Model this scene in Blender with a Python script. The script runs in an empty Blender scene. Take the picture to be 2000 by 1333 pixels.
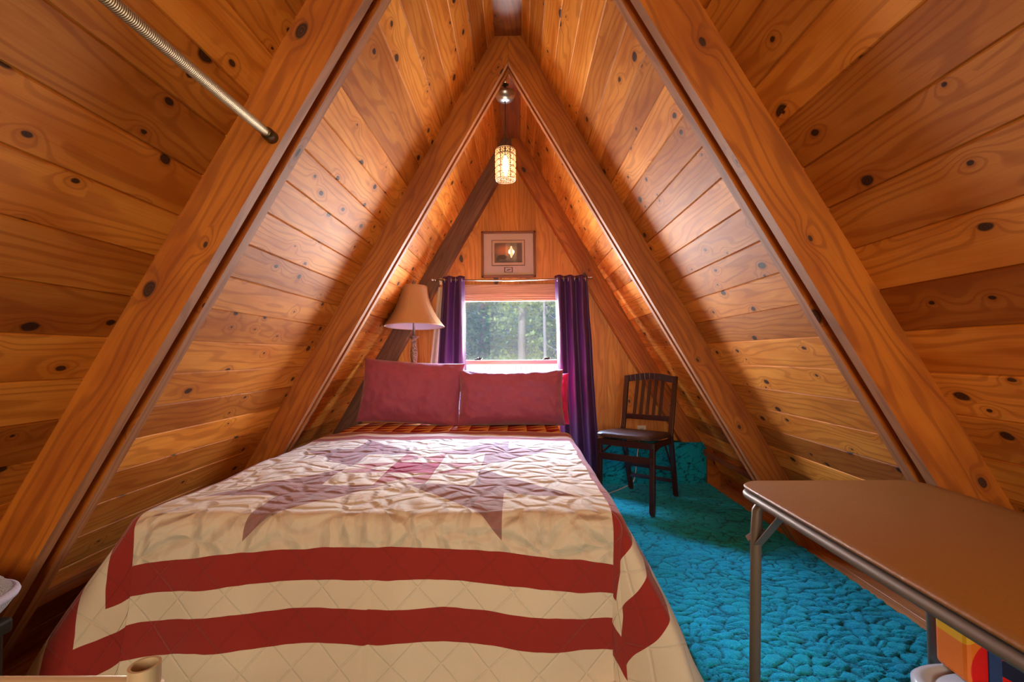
import bpy, math, random
from mathutils import Vector, Matrix, noise
random.seed(7)
C = bpy.context.scene.collection
sc = bpy.context.scene
PI = math.pi

# ------------------------------------------------------------------ camera
EYE = Vector((0.0439, 0.0, 1.03))
FPX = 920.0
pitch, yaw, roll = 0.02986, 0.01317, 0.0070
def _rot():
    cy, sy = math.cos(yaw), math.sin(yaw)
    cp, sp = math.cos(pitch), math.sin(pitch)
    cr, sr = math.cos(roll), math.sin(roll)
    Yw = Matrix(((cy, sy, 0), (-sy, cy, 0), (0, 0, 1)))
    Pt = Matrix(((1, 0, 0), (0, cp, sp), (0, -sp, cp)))
    Rl = Matrix(((cr, 0, -sr), (0, 1, 0), (sr, 0, cr)))
    return Rl @ Pt @ Yw
R = _rot()
cd = bpy.data.cameras.new('camera')
cam = bpy.data.objects.new('camera', cd); C.objects.link(cam)
m = Matrix.Identity(4)
for i in range(3):
    m[i][0] = R[0][i]; m[i][1] = R[2][i]; m[i][2] = -R[1][i]; m[i][3] = EYE[i]
cam.matrix_world = m
cd.sensor_width = 36.0; cd.lens = FPX / 2000 * 36
cd.clip_start = 0.02; cd.clip_end = 200
sc.camera = cam

# ------------------------------------------------------------------ world, sun, lights, exposure
sc.view_settings.view_transform = 'Standard'
sc.view_settings.look = 'None'
sc.view_settings.gamma = 1.0
sc.view_settings.use_curve_mapping = False
sc.view_settings.exposure = 0.0
w = bpy.data.worlds.new('world'); sc.world = w; w.use_nodes = True
wn = w.node_tree
bg = wn.nodes['Background']; bg.inputs['Strength'].default_value = 0.09
sky = wn.nodes.new('ShaderNodeTexSky'); sky.sky_type = 'NISHITA'; sky.sun_disc = False
sky.sun_elevation = math.radians(50); sky.sun_rotation = math.radians(200)
wn.links.new(sky.outputs[0], bg.inputs[0])

def add_light(name, kind, loc, direction, energy, color, size=None, size_y=None, **kw):
    l = bpy.data.lights.new(name, kind); l.energy = energy; l.color = color
    o = bpy.data.objects.new(name, l); C.objects.link(o); o.location = loc
    if direction is not None:
        o.rotation_euler = Vector(direction).to_track_quat('-Z', 'Y').to_euler()
    if kind == 'AREA':
        l.shape = 'RECTANGLE'; l.size = size; l.size_y = size_y
    for k, v in kw.items(): setattr(l, k, v)
    return o
add_light('sun', 'SUN', (0, -5, 12), (0.35, 0.75, -0.62), 4.2, (.96, .98, .96), angle=0.02)
add_light('window_daylight', 'AREA', (-0.02, 4.30, 1.22), (0, -1, -.06), 300, (.93, .95, .97), 1.15, .95)
add_light('window_skylight', 'AREA', (-0.02, 4.75, 2.25), (0, -1, -.85), 1900, (.40, .60, 1.0), 1.5, .9)
add_light('front_fill', 'AREA', (0.1, -2.10, 1.45), (0, 1, -0.1), 78, (1.0, .82, .56), 1.3, 1.2)  # added warm fill, set at the made-up window behind the viewer

# ------------------------------------------------------------------ helpers
class MB:
    def __init__(s): s.v = []; s.f = []; s.uv = []; s.t = []
    def quad(s, pts, uv=None, tone=1.0):
        b = len(s.v); s.v += [tuple(p) for p in pts]; s.f.append(tuple(range(b, b + len(pts))))
        s.uv.append(uv or [(p[0], p[1]) for p in pts]); s.t.append(tone)
    def add(s, vs, fs, tone=1.0):
        b = len(s.v); s.v += [tuple(p) for p in vs]
        for f in fs:
            s.f.append(tuple(i + b for i in f)); s.uv.append([(0, 0)] * len(f)); s.t.append(tone)
    def box(s, c, d, rot=None, tone=1.0):
        c = Vector(c); h = Vector(d) / 2; vs = []
        for x in (-1, 1):
            for y in (-1, 1):
                for z in (-1, 1):
                    p = Vector((x * h.x, y * h.y, z * h.z))
                    if rot is not None: p = rot @ p
                    vs.append(c + p)
        s.add(vs, [(0, 1, 3, 2), (4, 6, 7, 5), (0, 4, 5, 1), (2, 3, 7, 6), (0, 2, 6, 4), (1, 5, 7, 3)], tone)
        return s
    def bar(s, a, b, w, d, side=(1, 0, 0), tone=1.0):
        a = Vector(a); b = Vector(b); z = (b - a); L = z.length; z.normalize()
        x = Vector(side); x = (x - z * x.dot(z)).normalized(); y = z.cross(x)
        return s.box((a + b) / 2, (w, d, L), Matrix((x, y, z)).transposed(), tone)
    def tube(s, pts, r, n=12, cap=True, closed=False):
        pts = [Vector(p) for p in pts]; N = len(pts); rs = r if isinstance(r, (list, tuple)) else [r] * N
        vs = []; prev = None
        for i, p in enumerate(pts):
            if closed: t = pts[(i + 1) % N] - pts[i - 1]
            else: t = pts[min(i + 1, N - 1)] - pts[max(i - 1, 0)]
            t.normalize()
            if prev is None:
                a = Vector((0, 0, 1)) if abs(t.z) < .9 else Vector((1, 0, 0))
                x = t.cross(a).normalized()
            else: x = (prev - t * prev.dot(t)).normalized()
            prev = x; y = t.cross(x)
            for k in range(n):
                a = 2 * PI * k / n; vs.append(p + (x * math.cos(a) + y * math.sin(a)) * rs[i])
        fs = []
        for i in range(N if closed else N - 1):
            j = (i + 1) % N
            for k in range(n):
                l = (k + 1) % n; fs.append((i * n + k, i * n + l, j * n + l, j * n + k))
        if cap and not closed:
            fs.append(tuple(range(n))[::-1]); fs.append(tuple((N - 1) * n + k for k in range(n)))
        s.add(vs, fs); return s
    def lathe(s, prof, c=(0, 0, 0), n=32, cap=False, rx=None):
        c = Vector(c); vs = []; fs = []
        for (r, z) in prof:
            for k in range(n):
                a = 2 * PI * k / n; vs.append(c + Vector((r * math.cos(a), r * math.sin(a), z)))
        for i in range(len(prof) - 1):
            for k in range(n):
                l = (k + 1) % n; fs.append((i * n + k, i * n + l, (i + 1) * n + l, (i + 1) * n + k))
        if cap:
            fs.append(tuple(range(n))[::-1]); fs.append(tuple((len(prof) - 1) * n + k for k in range(n)))
        s.add(vs, fs); return s
    def loft(s, rings, c=(0, 0, 0), n=48, e=4.0, cap=True):
        c = Vector(c); vs = []; fs = []
        for (hx, hy, z) in rings:
            for k in range(n):
                a = 2 * PI * k / n; ca, sa = math.cos(a), math.sin(a)
                vs.append(c + Vector((hx * math.copysign(abs(ca) ** (2 / e), ca), hy * math.copysign(abs(sa) ** (2 / e), sa), z)))
        for i in range(len(rings) - 1):
            for k in range(n):
                l = (k + 1) % n; fs.append((i * n + k, i * n + l, (i + 1) * n + l, (i + 1) * n + k))
        if cap:
            fs.append(tuple(range(n))[::-1]); fs.append(tuple((len(rings) - 1) * n + k for k in range(n)))
        s.add(vs, fs); return s
    def sphere(s, c, r, n=10, m=7, sc_=(1, 1, 1)):
        prof = [(max(r * math.sin(PI * i / m), 1e-5), -r * math.cos(PI * i / m)) for i in range(m + 1)]
        b = len(s.v); s.lathe(prof, (0, 0, 0), n)
        for i in range(b, len(s.v)):
            p = s.v[i]; s.v[i] = (p[0] * sc_[0] + c[0], p[1] * sc_[1] + c[1], p[2] * sc_[2] + c[2])
        return s
    def build(s, name, mat, parent=None, smooth=False, bevel=0, solid=0, auto=None):
        me = bpy.data.meshes.new(name); me.from_pydata(s.v, [], s.f); me.update()
        uvl = me.uv_layers.new(name='UVMap'); k = 0; flat = []
        for u in s.uv:
            for q in u: flat += [q[0], q[1]]
        uvl.data.foreach_set('uv', flat)
        at = me.attributes.new('tone', 'FLOAT', 'FACE'); at.data.foreach_set('value', s.t)
        if mat: me.materials.append(mat)
        if smooth or auto:
            me.shade_smooth()
            if auto: me.set_sharp_from_angle(angle=math.radians(auto))
        o = bpy.data.objects.new(name, me); C.objects.link(o)
        if parent is not None: o.parent = parent
        if bevel:
            b = o.modifiers.new('bevel', 'BEVEL'); b.width = bevel; b.segments = 2; b.limit_method = 'ANGLE'
        if solid:
            b = o.modifiers.new('solid', 'SOLIDIFY'); b.thickness = solid
        return o
def tag(o, label=None, cat=None, group=None, kind=None):
    if label: o['label'] = label
    if cat: o['category'] = cat
    if group: o['group'] = group
    if kind: o['kind'] = kind
    return o
def thing(name, label, cat, loc=(0, 0, 0), rz=0, group=None):
    o = bpy.data.objects.new(name, None); C.objects.link(o); o.location = loc; o.rotation_euler = (0, 0, rz)
    o.empty_display_size = .05
    return tag(o, label, cat, group)
def struct(o, label=None):
    o['kind'] = 'structure'
    if label: o['label'] = label
    return o

# ---- node helpers
class NT:
    def __init__(s, name):
        s.m = bpy.data.materials.new(name); s.m.use_nodes = True; s.t = s.m.node_tree
        s.b = s.t.nodes['Principled BSDF']; s.out = s.t.nodes['Material Output']
    def n(s, typ, **kw):
        x = s.t.nodes.new(typ)
        for k, v in kw.items(): setattr(x, k, v)
        return x
    def put(s, sock, v):
        if isinstance(v, bpy.types.NodeSocket): s.t.links.new(v, sock)
        elif v is not None:
            if isinstance(v, (tuple, list)) and len(v) == 3 and sock.type == 'RGBA': v = (*v, 1)
            sock.default_value = v
    def M(s, op, a, b=None, c=None, clamp=False):
        x = s.n('ShaderNodeMath', operation=op); x.use_clamp = clamp
        s.put(x.inputs[0], a)
        if b is not None: s.put(x.inputs[1], b)
        if c is not None: s.put(x.inputs[2], c)
        return x.outputs[0]
    def add(s, a, b): return s.M('ADD', a, b)
    def sub(s, a, b): return s.M('SUBTRACT', a, b)
    def mul(s, a, b): return s.M('MULTIPLY', a, b)
    def lt(s, a, b): return s.M('LESS_THAN', a, b)
    def gt(s, a, b): return s.M('GREATER_THAN', a, b)
    def ss(s, v, a, b, lo=0.0, hi=1.0):
        x = s.n('ShaderNodeMapRange', interpolation_type='SMOOTHSTEP'); s.put(x.inputs[0], v)
        x.inputs[1].default_value = a; x.inputs[2].default_value = b; x.inputs[3].default_value = lo; x.inputs[4].default_value = hi
        return x.outputs[0]
    def mix(s, f, a, b, mode='MIX'):
        x = s.n('ShaderNodeMix', data_type='RGBA', blend_type=mode)
        s.put(x.inputs[0], f); s.put(x.inputs[6], a); s.put(x.inputs[7], b); return x.outputs[2]
    def xyz(s, x, y, z=0.0):
        c = s.n('ShaderNodeCombineXYZ'); s.put(c.inputs[0], x); s.put(c.inputs[1], y); s.put(c.inputs[2], z); return c.outputs[0]
    def sep(s, v):
        c = s.n('ShaderNodeSeparateXYZ'); s.put(c.inputs[0], v); return c.outputs
    def noise(s, v, scale=5, detail=3, rough=.5, dist=0):
        x = s.n('ShaderNodeTexNoise'); s.put(x.inputs['Vector'], v); x.inputs['Scale'].default_value = scale
        x.inputs['Detail'].default_value = detail; x.inputs['Roughness'].default_value = rough
        x.inputs['Distortion'].default_value = dist; return x.outputs['Fac']
    def vor(s, v, scale=5, feature='F1', rnd=1.0, dim='2D'):
        x = s.n('ShaderNodeTexVoronoi', feature=feature, voronoi_dimensions=dim); s.put(x.inputs['Vector'], v)
        x.inputs['Scale'].default_value = scale; x.inputs['Randomness'].default_value = rnd; return x.outputs
    def obj(s): return s.n('ShaderNodeTexCoord').outputs['Object']
    def uv(s): return s.n('ShaderNodeTexCoord').outputs['UV']
    def attr(s, name): return s.n('ShaderNodeAttribute', attribute_name=name).outputs['Fac']
    def bump(s, h, strength=.5, dist=.01, normal=None):
        x = s.n('ShaderNodeBump'); x.inputs['Strength'].default_value = strength; x.inputs['Distance'].default_value = dist
        s.put(x.inputs['Height'], h)
        if normal is not None: s.put(x.inputs['Normal'], normal)
        s.put(s.b.inputs['Normal'], x.outputs[0]); return x.outputs[0]
    def set(s, **kw):
        for k, v in kw.items(): s.put(s.b.inputs[k.replace('_', ' ')], v)
        return s.m
def plain(name, col, rough=.5, metal=0.0, bumpy=0.0, bscale=40, spec=.5, var=.12, **kw):
    t = NT(name); nz = t.noise(t.obj(), bscale, 3)
    c = t.mix(nz, tuple(x * (1 - var) for x in col), tuple(min(1, x * (1 + var)) for x in col))
    t.set(Base_Color=c, Roughness=rough, Metallic=metal, Specular_IOR_Level=spec)
    for k, v in kw.items(): t.put(t.b.inputs[k.replace('_', ' ')], v)
    if bumpy: t.bump(nz, bumpy, .004)
    return t.m

def wood(name, light, dark, red, knots=1.0, rough=.36, kn_scale=(3.0, 7.5), spec=.5, grain=1.0):
    """knotty pine board: uv.x metres along the grain, uv.y across"""
    t = NT(name); u, v, _ = t.sep(t.uv()); tone = t.attr('tone')
    kv = t.xyz(t.mul(u, kn_scale[0]), t.mul(v, kn_scale[1]))
    wob = t.noise(t.xyz(t.mul(u, 12), t.mul(v, 26)), 1, 2)
    kvd = t.n('ShaderNodeVectorMath', operation='ADD'); t.put(kvd.inputs[0], kv)
    t.put(kvd.inputs[1], t.xyz(t.mul(wob, .10), t.mul(wob, .10)))
    vo = t.vor(kvd.outputs[0], 1.0)
    d = vo['Distance']; rnd = t.sep(vo['Color'])
    has = t.gt(rnd[0], 1.0 - .46 * knots)
    size = t.add(.035, t.mul(t.mul(rnd[1], rnd[1]), .11))
    rel = t.M('DIVIDE', d, size)
    core = t.mul(t.ss(rel, 1.15, .7), has)
    halo = t.mul(t.ss(rel, 3.2, .9), has)
    pull = t.mul(t.M('POWER', 2.718, t.mul(d, -5.0)), t.mul(has, t.mul(t.ss(d, .42, .05), 2.8)))
    A = t.noise(t.xyz(t.mul(u, 1.1), t.mul(v, 7)), 1, 2, .5)
    ph = t.add(t.add(t.mul(v, 60), t.mul(A, 17)), t.mul(pull, 2.0))
    ring = t.M('SINE', t.mul(ph, 3.0)); ring = t.ss(ring, .1, 1.0)
    fine = t.noise(t.xyz(t.mul(u, 3), t.mul(v, 260)), 1, 3, .6)
    big = t.noise(t.xyz(t.mul(u, 2.2), t.mul(v, 9)), 1, 3, .6)
    c = t.mix(t.ss(big, .30, .72), light, dark)
    c = t.mix(t.mul(ring, .42 * grain), c, red)
    c = t.mix(t.mul(t.ss(fine, .45, .8), .30 * grain), c, red)
    c = t.mix(t.mul(halo, .30), c, red)
    rr = t.ss(t.M('SINE', t.mul(rel, 16)), -.2, 1)
    kc = t.mix(rr, (.016, .006, .004), (.055, .018, .008))
    c = t.mix(t.mul(core, .93), c, kc)
    tv = t.n('ShaderNodeMix', data_type='RGBA', blend_type='MULTIPLY'); tv.inputs[0].default_value = 1
    t.put(tv.inputs[6], c); t.put(tv.inputs[7], t.xyz(tone, t.M('POWER', tone, 1.25), t.M('POWER', tone, 1.5)))
    t.set(Base_Color=tv.outputs[2], Roughness=t.add(rough, t.mul(fine, .16)), Specular_IOR_Level=spec)
    t.bump(t.sub(t.add(t.mul(fine, .4), t.mul(ring, -.5)), core), .22, .0015)
    return t.m
M_PANEL = wood('knotty pine panelling', (.74, .30, .045), (.54, .17, .015), (.33, .080, .006), knots=1.35, spec=.15, rough=.52, kn_scale=(5.2, 8.5))
M_GABLE = wood('gable pine boards', (.68, .27, .035), (.52, .17, .015), (.34, .09, .008), knots=.55, kn_scale=(2.2, 4.5))
M_BEAM = wood('rafter timber', (.50, .155, .012), (.33, .080, .006), (.16, .032, .003), knots=.6, kn_scale=(5, 9), rough=.42)
M_BEAM_D = wood('dark grey brown rafter timber', (.20, .095, .045), (.13, .055, .026), (.07, .025, .014), knots=.5, kn_scale=(2.6, 9), rough=.5)  # darker, greyer timber for the left rafter at the window wall
M_EDGE = wood('rafter edge timber', (.40, .17, .07), (.28, .11, .04), (.17, .06, .025), knots=.3, kn_scale=(4, 9), rough=.6, spec=.25)
M_FLOOR = wood('plank floor', (.62, .33, .14), (.46, .21, .075), (.28, .11, .04), knots=.5, rough=.4)
M_TRIMW = wood('window casing pine', (.62, .38, .20), (.50, .28, .13), (.36, .17, .07), knots=0, rough=.4)

# ------------------------------------------------------------------ room shell
T60 = math.tan(PI / 3)
RIDGE = 2.902                      # where the two panel planes would meet
def px_(z): return (RIDGE - z) / T60
Y_BACK, Y_FRONT = 3.85, -2.25
FR = [-1.326, -0.043, 1.240, 2.523, 3.742]
PLY = .108
bays = [(Y_FRONT, -1.27), (-1.27, .01), (.01, 1.294), (1.294, 2.577), (2.577, Y_BACK)]
def panel(side, name):
    mb = MB(); rnd = random.Random(11 if side < 0 else 23)
    zs = [1.517 + .1083 * k for k in range(-15, 13)]
    zs = [max(z, -.02) for z in zs if z < 2.86]
    zs = sorted(set(zs)) + [2.90]
    n = Vector((-side * math.sin(PI / 3), 0, -.5))      # into the room
    dn = Vector((side * .5, 0, -math.sin(PI / 3)))       # down the slope
    g, dp = .0035, .005
    for (y0, y1) in bays:
        for i in range(len(zs) - 1):
            zt, zb = zs[i + 1], zs[i]
            tone = .60 + .62 * rnd.random()
            if rnd.random() < .15: tone *= .8
            u0 = rnd.random() * 40; v0 = rnd.random() * 40
            pt = Vector((side * px_(zt), 0, zt)); pb = Vector((side * px_(zb), 0, zb))
            L = (pb - pt).length
            prof = [(0, -dp), (g, 0), (L - g, 0), (L, -dp)]
            for (a, da), (b, db) in zip(prof[:-1], prof[1:]):
                p = pt + dn * a + n * da; q = pt + dn * b + n * db
                P = [(p.x, y0, p.z), (q.x, y0, q.z), (q.x, y1, q.z), (p.x, y1, p.z)]
                U = [(u0 + y0, v0 + a), (u0 + y0, v0 + b), (u0 + y1, v0 + b), (u0 + y1, v0 + a)]
                if side < 0: P = P[::-1]; U = U[::-1]
                mb.quad(P, U, tone)
    # sheathing behind the boards
    o1 = -n * .06
    a = Vector((side * px_(RIDGE + .02), 0, RIDGE + .02)) + o1; b = Vector((side * px_(-.1), 0, -.1)) + o1
    mb.quad([(a.x, Y_FRONT - .1, a.z), (b.x, Y_FRONT - .1, b.z), (b.x, Y_BACK + .12, b.z), (a.x, Y_BACK + .12, a.z)], tone=.6)
    return struct(mb.build(name, M_PANEL), 'sloping knotty pine board wall on the ' + ('left' if side < 0 else 'right'))
panel(-1, 'wall_left'); panel(1, 'wall_right')

# ridge soffit
mb = MB()
for k, (y0, y1) in enumerate(bays):
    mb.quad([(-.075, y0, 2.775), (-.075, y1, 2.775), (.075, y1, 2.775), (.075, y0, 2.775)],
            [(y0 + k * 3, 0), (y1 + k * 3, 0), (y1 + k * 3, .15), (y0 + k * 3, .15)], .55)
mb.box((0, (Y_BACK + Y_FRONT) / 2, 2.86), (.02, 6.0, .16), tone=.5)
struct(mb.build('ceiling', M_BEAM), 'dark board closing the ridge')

# plank floor
mb = MB(); rnd = random.Random(5)
x = -1.72
while x < 1.72:
    u0, v0 = rnd.random() * 30, rnd.random() * 30; tone = .8 + .35 * rnd.random()
    for a, b, za, zb in ((0, .002, -.003, 0), (.002, .083, 0, 0), (.083, .085, 0, -.003)):
        mb.quad([(x + a, Y_FRONT, za), (x + b, Y_FRONT, zb), (x + b, Y_BACK, zb), (x + a, Y_BACK, za)],
                [(u0 + Y_FRONT, v0 + a), (u0 + Y_FRONT, v0 + b), (u0 + Y_BACK, v0 + b), (u0 + Y_BACK, v0 + a)], tone)
    x += .085
mb.box((0, .8, -.06), (3.5, 6.2, .1), tone=.5)
struct(mb.build('floor', M_FLOOR), 'narrow plank floor along the edge of the carpet')

# gable walls: vertical boards with a window opening
WX0, WX1, WZ0, WZ1 = -.47, .44, .70, 1.535
def gable(name, y, facing, hole, mat, label, seed):
    mb = MB(); rnd = random.Random(seed); wb = .142; x = -1.70 + .05
    hx0, hx1, hz0, hz1 = hole
    while x < 1.7:
        u0, v0 = rnd.random() * 30, rnd.random() * 30; tone = .8 + .35 * rnd.random()
        cuts = sorted({x, x + .003, x + wb - .003, x + wb} | {c for c in (0, hx0, hx1) if x < c < x + wb})
        for a, b in zip(cuts[:-1], cuts[1:]):
            groove = (b - a) < .0035
            yy = y + (0.004 * facing * -1 if groove else 0)
            mid = (a + b) / 2
            def top(q): return max(RIDGE - T60 * abs(q), -.05)
            spans = [(-.05, None)]
            if hx0 - 1e-6 <= mid <= hx1 + 1e-6: spans = [(-.05, hz0), (hz1, None)]
            for zb, zt in spans:
                ta, tb = (top(a), top(b)) if zt is None else (zt, zt)
                if ta <= zb and tb <= zb: continue
                ta, tb = max(ta, zb), max(tb, zb)
                P = [(a, yy, zb), (b, yy, zb), (b, yy, tb), (a, yy, ta)]
                U = [(u0 + zb, v0 + a - x), (u0 + zb, v0 + b - x), (u0 + tb, v0 + b - x), (u0 + ta, v0 + a - x)]
                mb.quad(P, U, tone)
                yo = y - facing * -.14
                mb.quad([(p[0], y - facing * .14, p[2]) for p in P], tone=.6)
        x += wb
    # reveal of the opening
    yo = y - facing * .14
    for (ax, az), (bx, bz) in (((hx0, hz0), (hx1, hz0)), ((hx1, hz0), (hx1, hz1)), ((hx1, hz1), (hx0, hz1)), ((hx0, hz1), (hx0, hz0))):
        mb.quad([(ax, y, az), (bx, y, bz), (bx, yo, bz), (ax, yo, az)], [(0, 0), (.8, 0), (.8, .14), (0, .14)], 1.0)
    return struct(mb.build(name, mat), label)
gable('wall_back', Y_BACK, -1, (WX0, WX1, WZ0, WZ1), M_GABLE, 'vertical pine board gable wall with the window', 3)
gable('wall_front', Y_FRONT, 1, (-.6, .8, .8, 2.0), M_GABLE, 'gable wall behind the viewer', 4)

# rafters: pairs of plies with a gap, meeting at the ridge
D_IN, W_R = .924, .157
def rafter(k, side, y, idx, mat, edge, thin=False):
    mb = MB(); me = MB(); rnd = random.Random(100 + idx)
    def xin(z): return D_IN - (z - 1.03) / T60
    def xout(z): return D_IN + W_R - (z - 1.03) / T60 + .004
    zb = 0.0
    apex_in = 1.03 + D_IN * T60; apex_out = 1.03 + (D_IN + W_R) * T60
    plies = [(y, y + .036), (y + .072, y + PLY)]
    if thin: plies = [(y, y + PLY)]
    for (a, b) in plies + [(y + .034, y + .074)]:
        inset = .012 if (a, b) == (y + .034, y + .074) and not thin else 0
        if thin and (a, b) == (y + .034, y + .074): continue
        if inset:
            inset = .055
        segs = 14
        poly = []
        zi = [zb + (apex_in - inset * 0 - zb) * i / segs for i in range(segs + 1)]
        inner = [(max(xin(z) + inset, 0.0005), z) for z in zi]
        outer = [(xout(z), z) for z in (zb, 2.775)] 
        top = [(0.0005, 2.775)]
        path = inner + top + [outer[1], outer[0]]
        u0, v0 = rnd.random() * 20, rnd.random() * 20
        def uvp(px, z):
            s = z * math.sin(PI / 3) - px * .5; q = px * math.sin(PI / 3) + z * .5
            return (u0 + s, v0 + q)
        ring = [(side * px, z) for px, z in path]
        F = [(px, a, z) for px, z in ring]; B = [(px, b, z) for px, z in ring]
        U = [uvp(px, z) for px, z in path]
        # faces as ngons
        f = list(range(len(F)))
        if side > 0: mb.quad(F, U, 1.0); mb.quad(B[::-1], U[::-1], 1.0)
        else: mb.quad(F[::-1], U[::-1], 1.0); mb.quad(B, U, 1.0)
        n = len(F)
        for i in range(n):
            j = (i + 1) % n
            wv = b - a
            uvq = [(U[i][0], v0), (U[j][0], v0), (U[j][0], v0 + wv), (U[i][0], v0 + wv)]
            q = [F[i], F[j], B[j], B[i]]
            (me if i < segs else mb).quad(q if side < 0 else q[::-1], uvq if side < 0 else uvq[::-1], 1.0)
    # merge edge faces as second material
    o = mb.build(f'trim_{idx}', mat); n1 = len(mb.f)
    e = len(o.data.polygons)
    full = MB(); full.v = mb.v + me.v
    off = len(mb.v); full.f = mb.f + [tuple(i + off for i in f) for f in me.f]
    full.uv = mb.uv + me.uv; full.t = mb.t + me.t
    bpy.data.objects.remove(o)
    o = full.build(f'trim_{idx}', mat); o.data.materials.append(edge)
    for i in range(len(mb.f), len(full.f)): o.data.polygons[i].material_index = 1
    return struct(o, ('left' if side < 0 else 'right') + ' timber of rafter pair, ' + k)
idx = 1
for i, y in enumerate(FR):
    where = ['behind the viewer', 'over the viewer', 'nearest the viewer', 'over the bed', 'against the window wall'][i]
    for sd in (-1, 1):
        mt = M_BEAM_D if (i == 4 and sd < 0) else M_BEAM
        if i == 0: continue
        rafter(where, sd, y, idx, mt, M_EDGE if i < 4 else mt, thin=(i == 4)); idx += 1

# ledger boards low on both sides between the rafters
for sd in (-1, 1):
    mb = MB()
    for y0, y1 in ((PLY + FR[1], FR[2]), (PLY + FR[2], FR[3]), (PLY + FR[3], FR[4])):
        u0 = random.random() * 9
        z = .27; x = sd * (px_(z) - .03)
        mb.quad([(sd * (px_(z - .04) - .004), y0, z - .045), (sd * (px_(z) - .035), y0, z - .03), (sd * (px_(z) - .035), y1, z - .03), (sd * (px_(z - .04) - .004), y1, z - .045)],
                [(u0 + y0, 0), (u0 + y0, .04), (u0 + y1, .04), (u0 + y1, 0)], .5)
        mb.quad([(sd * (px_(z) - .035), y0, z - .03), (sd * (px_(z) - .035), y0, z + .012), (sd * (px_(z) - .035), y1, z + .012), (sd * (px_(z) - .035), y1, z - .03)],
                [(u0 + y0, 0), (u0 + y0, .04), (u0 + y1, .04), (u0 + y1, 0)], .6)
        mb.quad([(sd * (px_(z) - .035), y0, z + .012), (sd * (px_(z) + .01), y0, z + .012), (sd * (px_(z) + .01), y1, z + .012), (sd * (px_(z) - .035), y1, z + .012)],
                [(u0 + y0, 0), (u0 + y0, .04), (u0 + y1, .04), (u0 + y1, 0)], .9)  # tones paint shading onto the strip: dark underside and front, lighter top
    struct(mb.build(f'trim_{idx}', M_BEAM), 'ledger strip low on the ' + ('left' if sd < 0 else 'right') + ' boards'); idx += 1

# ------------------------------------------------------------------ carpet
def carpet_mat():
    t = NT('teal sculpted carpet'); o = t.obj()
    nz = t.noise(o, 9, 3); fz = t.noise(o, 420, 2, .7); fz2 = t.noise(o, 130, 3, .6)
    h = t.attr('h')
    c = t.mix(t.ss(nz, .35, .65), (.004, .42, .60), (.004, .30, .56))
    c = t.mix(t.ss(fz2, .35, .7), c, (.004, .56, .62))
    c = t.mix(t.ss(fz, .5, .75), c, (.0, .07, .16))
    c = t.mix(t.ss(h, .8, .15), c, (.0, .06, .09))  # shade in the crevices between lobes, put into the colour
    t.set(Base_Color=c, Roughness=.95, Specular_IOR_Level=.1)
    t.put(t.b.inputs['Sheen Weight'], .5); t.put(t.b.inputs['Sheen Roughness'], .4); t.put(t.b.inputs['Sheen Tint'], (.2, .8, .9))
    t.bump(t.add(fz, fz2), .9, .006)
    return t.m
M_CARPET = carpet_mat()
def lobes(x, y):
    wx = noise.noise((x * 9, y * 9, 3.1)) * .035; wy = noise.noise((x * 9, y * 9, 9.7)) * .03
    d, _ = noise.voronoi(((x + wx) * 15, (y + wy) * 26, 0.0))
    e = d[1] - d[0]
    return min(1.0, e / .42)
def carpet_grid(name, O, U, V, N, nu, nv, hgt):
    vs = []; hs = []
    for j in range(nv + 1):
        for i in range(nu + 1):
            a = i / nu; b = j / nv
            p = Vector(O) + Vector(U) * a + Vector(V) * b
            q = (Vector(U).length * a + O[0], Vector(V).length * b + O[1])
            e = lobes(*q); s = math.sqrt(max(0, 1 - (1 - e) ** 2))
            hs.append(s); vs.append(p + Vector(N) * (hgt * (.35 + .65 * s) + .0015 * noise.noise((q[0] * 90, q[1] * 90, 0))))
    fs = [(j * (nu + 1) + i, j * (nu + 1) + i + 1, (j + 1) * (nu + 1) + i + 1, (j + 1) * (nu + 1) + i) for j in range(nv) for i in range(nu)]
    return vs, fs, hs
def merge_carpet():
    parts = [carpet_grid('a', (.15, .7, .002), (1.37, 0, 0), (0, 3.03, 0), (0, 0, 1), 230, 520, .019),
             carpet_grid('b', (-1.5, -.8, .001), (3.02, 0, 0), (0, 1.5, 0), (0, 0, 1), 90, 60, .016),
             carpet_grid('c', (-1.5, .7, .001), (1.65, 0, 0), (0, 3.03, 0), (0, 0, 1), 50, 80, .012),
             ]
    carpet_obj('carpet', parts)
def carpet_obj(name, parts):
    V, F, H = [], [], []
    for vs, fs, hs in parts:
        b = len(V); V += [tuple(p) for p in vs]; F += [tuple(i + b for i in f) for f in fs]; H += hs
    me = bpy.data.meshes.new(name); me.from_pydata(V, [], F); me.materials.append(M_CARPET)
    at = me.attributes.new('h', 'FLOAT', 'POINT'); at.data.foreach_set('value', H)
    me.shade_smooth()
    o = bpy.data.objects.new(name, me); C.objects.link(o)
    return o
merge_carpet()
tag(C.objects['carpet'], 'teal blue sculpted pile carpet covering the attic floor', 'carpet')
bx = ([(x, y, z) for x in (-1.5, 1.5) for y in (3.735, 3.849) for z in (0, .33)], [(0, 1, 3, 2), (4, 6, 7, 5), (0, 4, 5, 1), (2, 3, 7, 6), (0, 2, 6, 4), (1, 5, 7, 3)], [.8] * 8)
struct(carpet_obj(f'trim_{idx}', [carpet_grid('d', (-1.5, 3.735, .0), (3.007, 0, 0), (0, 0, .338), (0, -1, 0), 280, 40, .010), bx]), 'upstand covered in the same teal carpet along the window wall'); idx += 1
mb = MB()
mb.bar((1.56, 3.735, .0), (1.56, 3.735, .30), .10, .04, (1, 0, 0))
for f in range(len(mb.uv)): mb.uv[f] = [(0, 0), (.3, 0), (.3, .1), (0, .1)]
struct(mb.build(f'trim_{idx}', M_BEAM), 'short red brown block at the foot of the right rafter'); idx += 1

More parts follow.
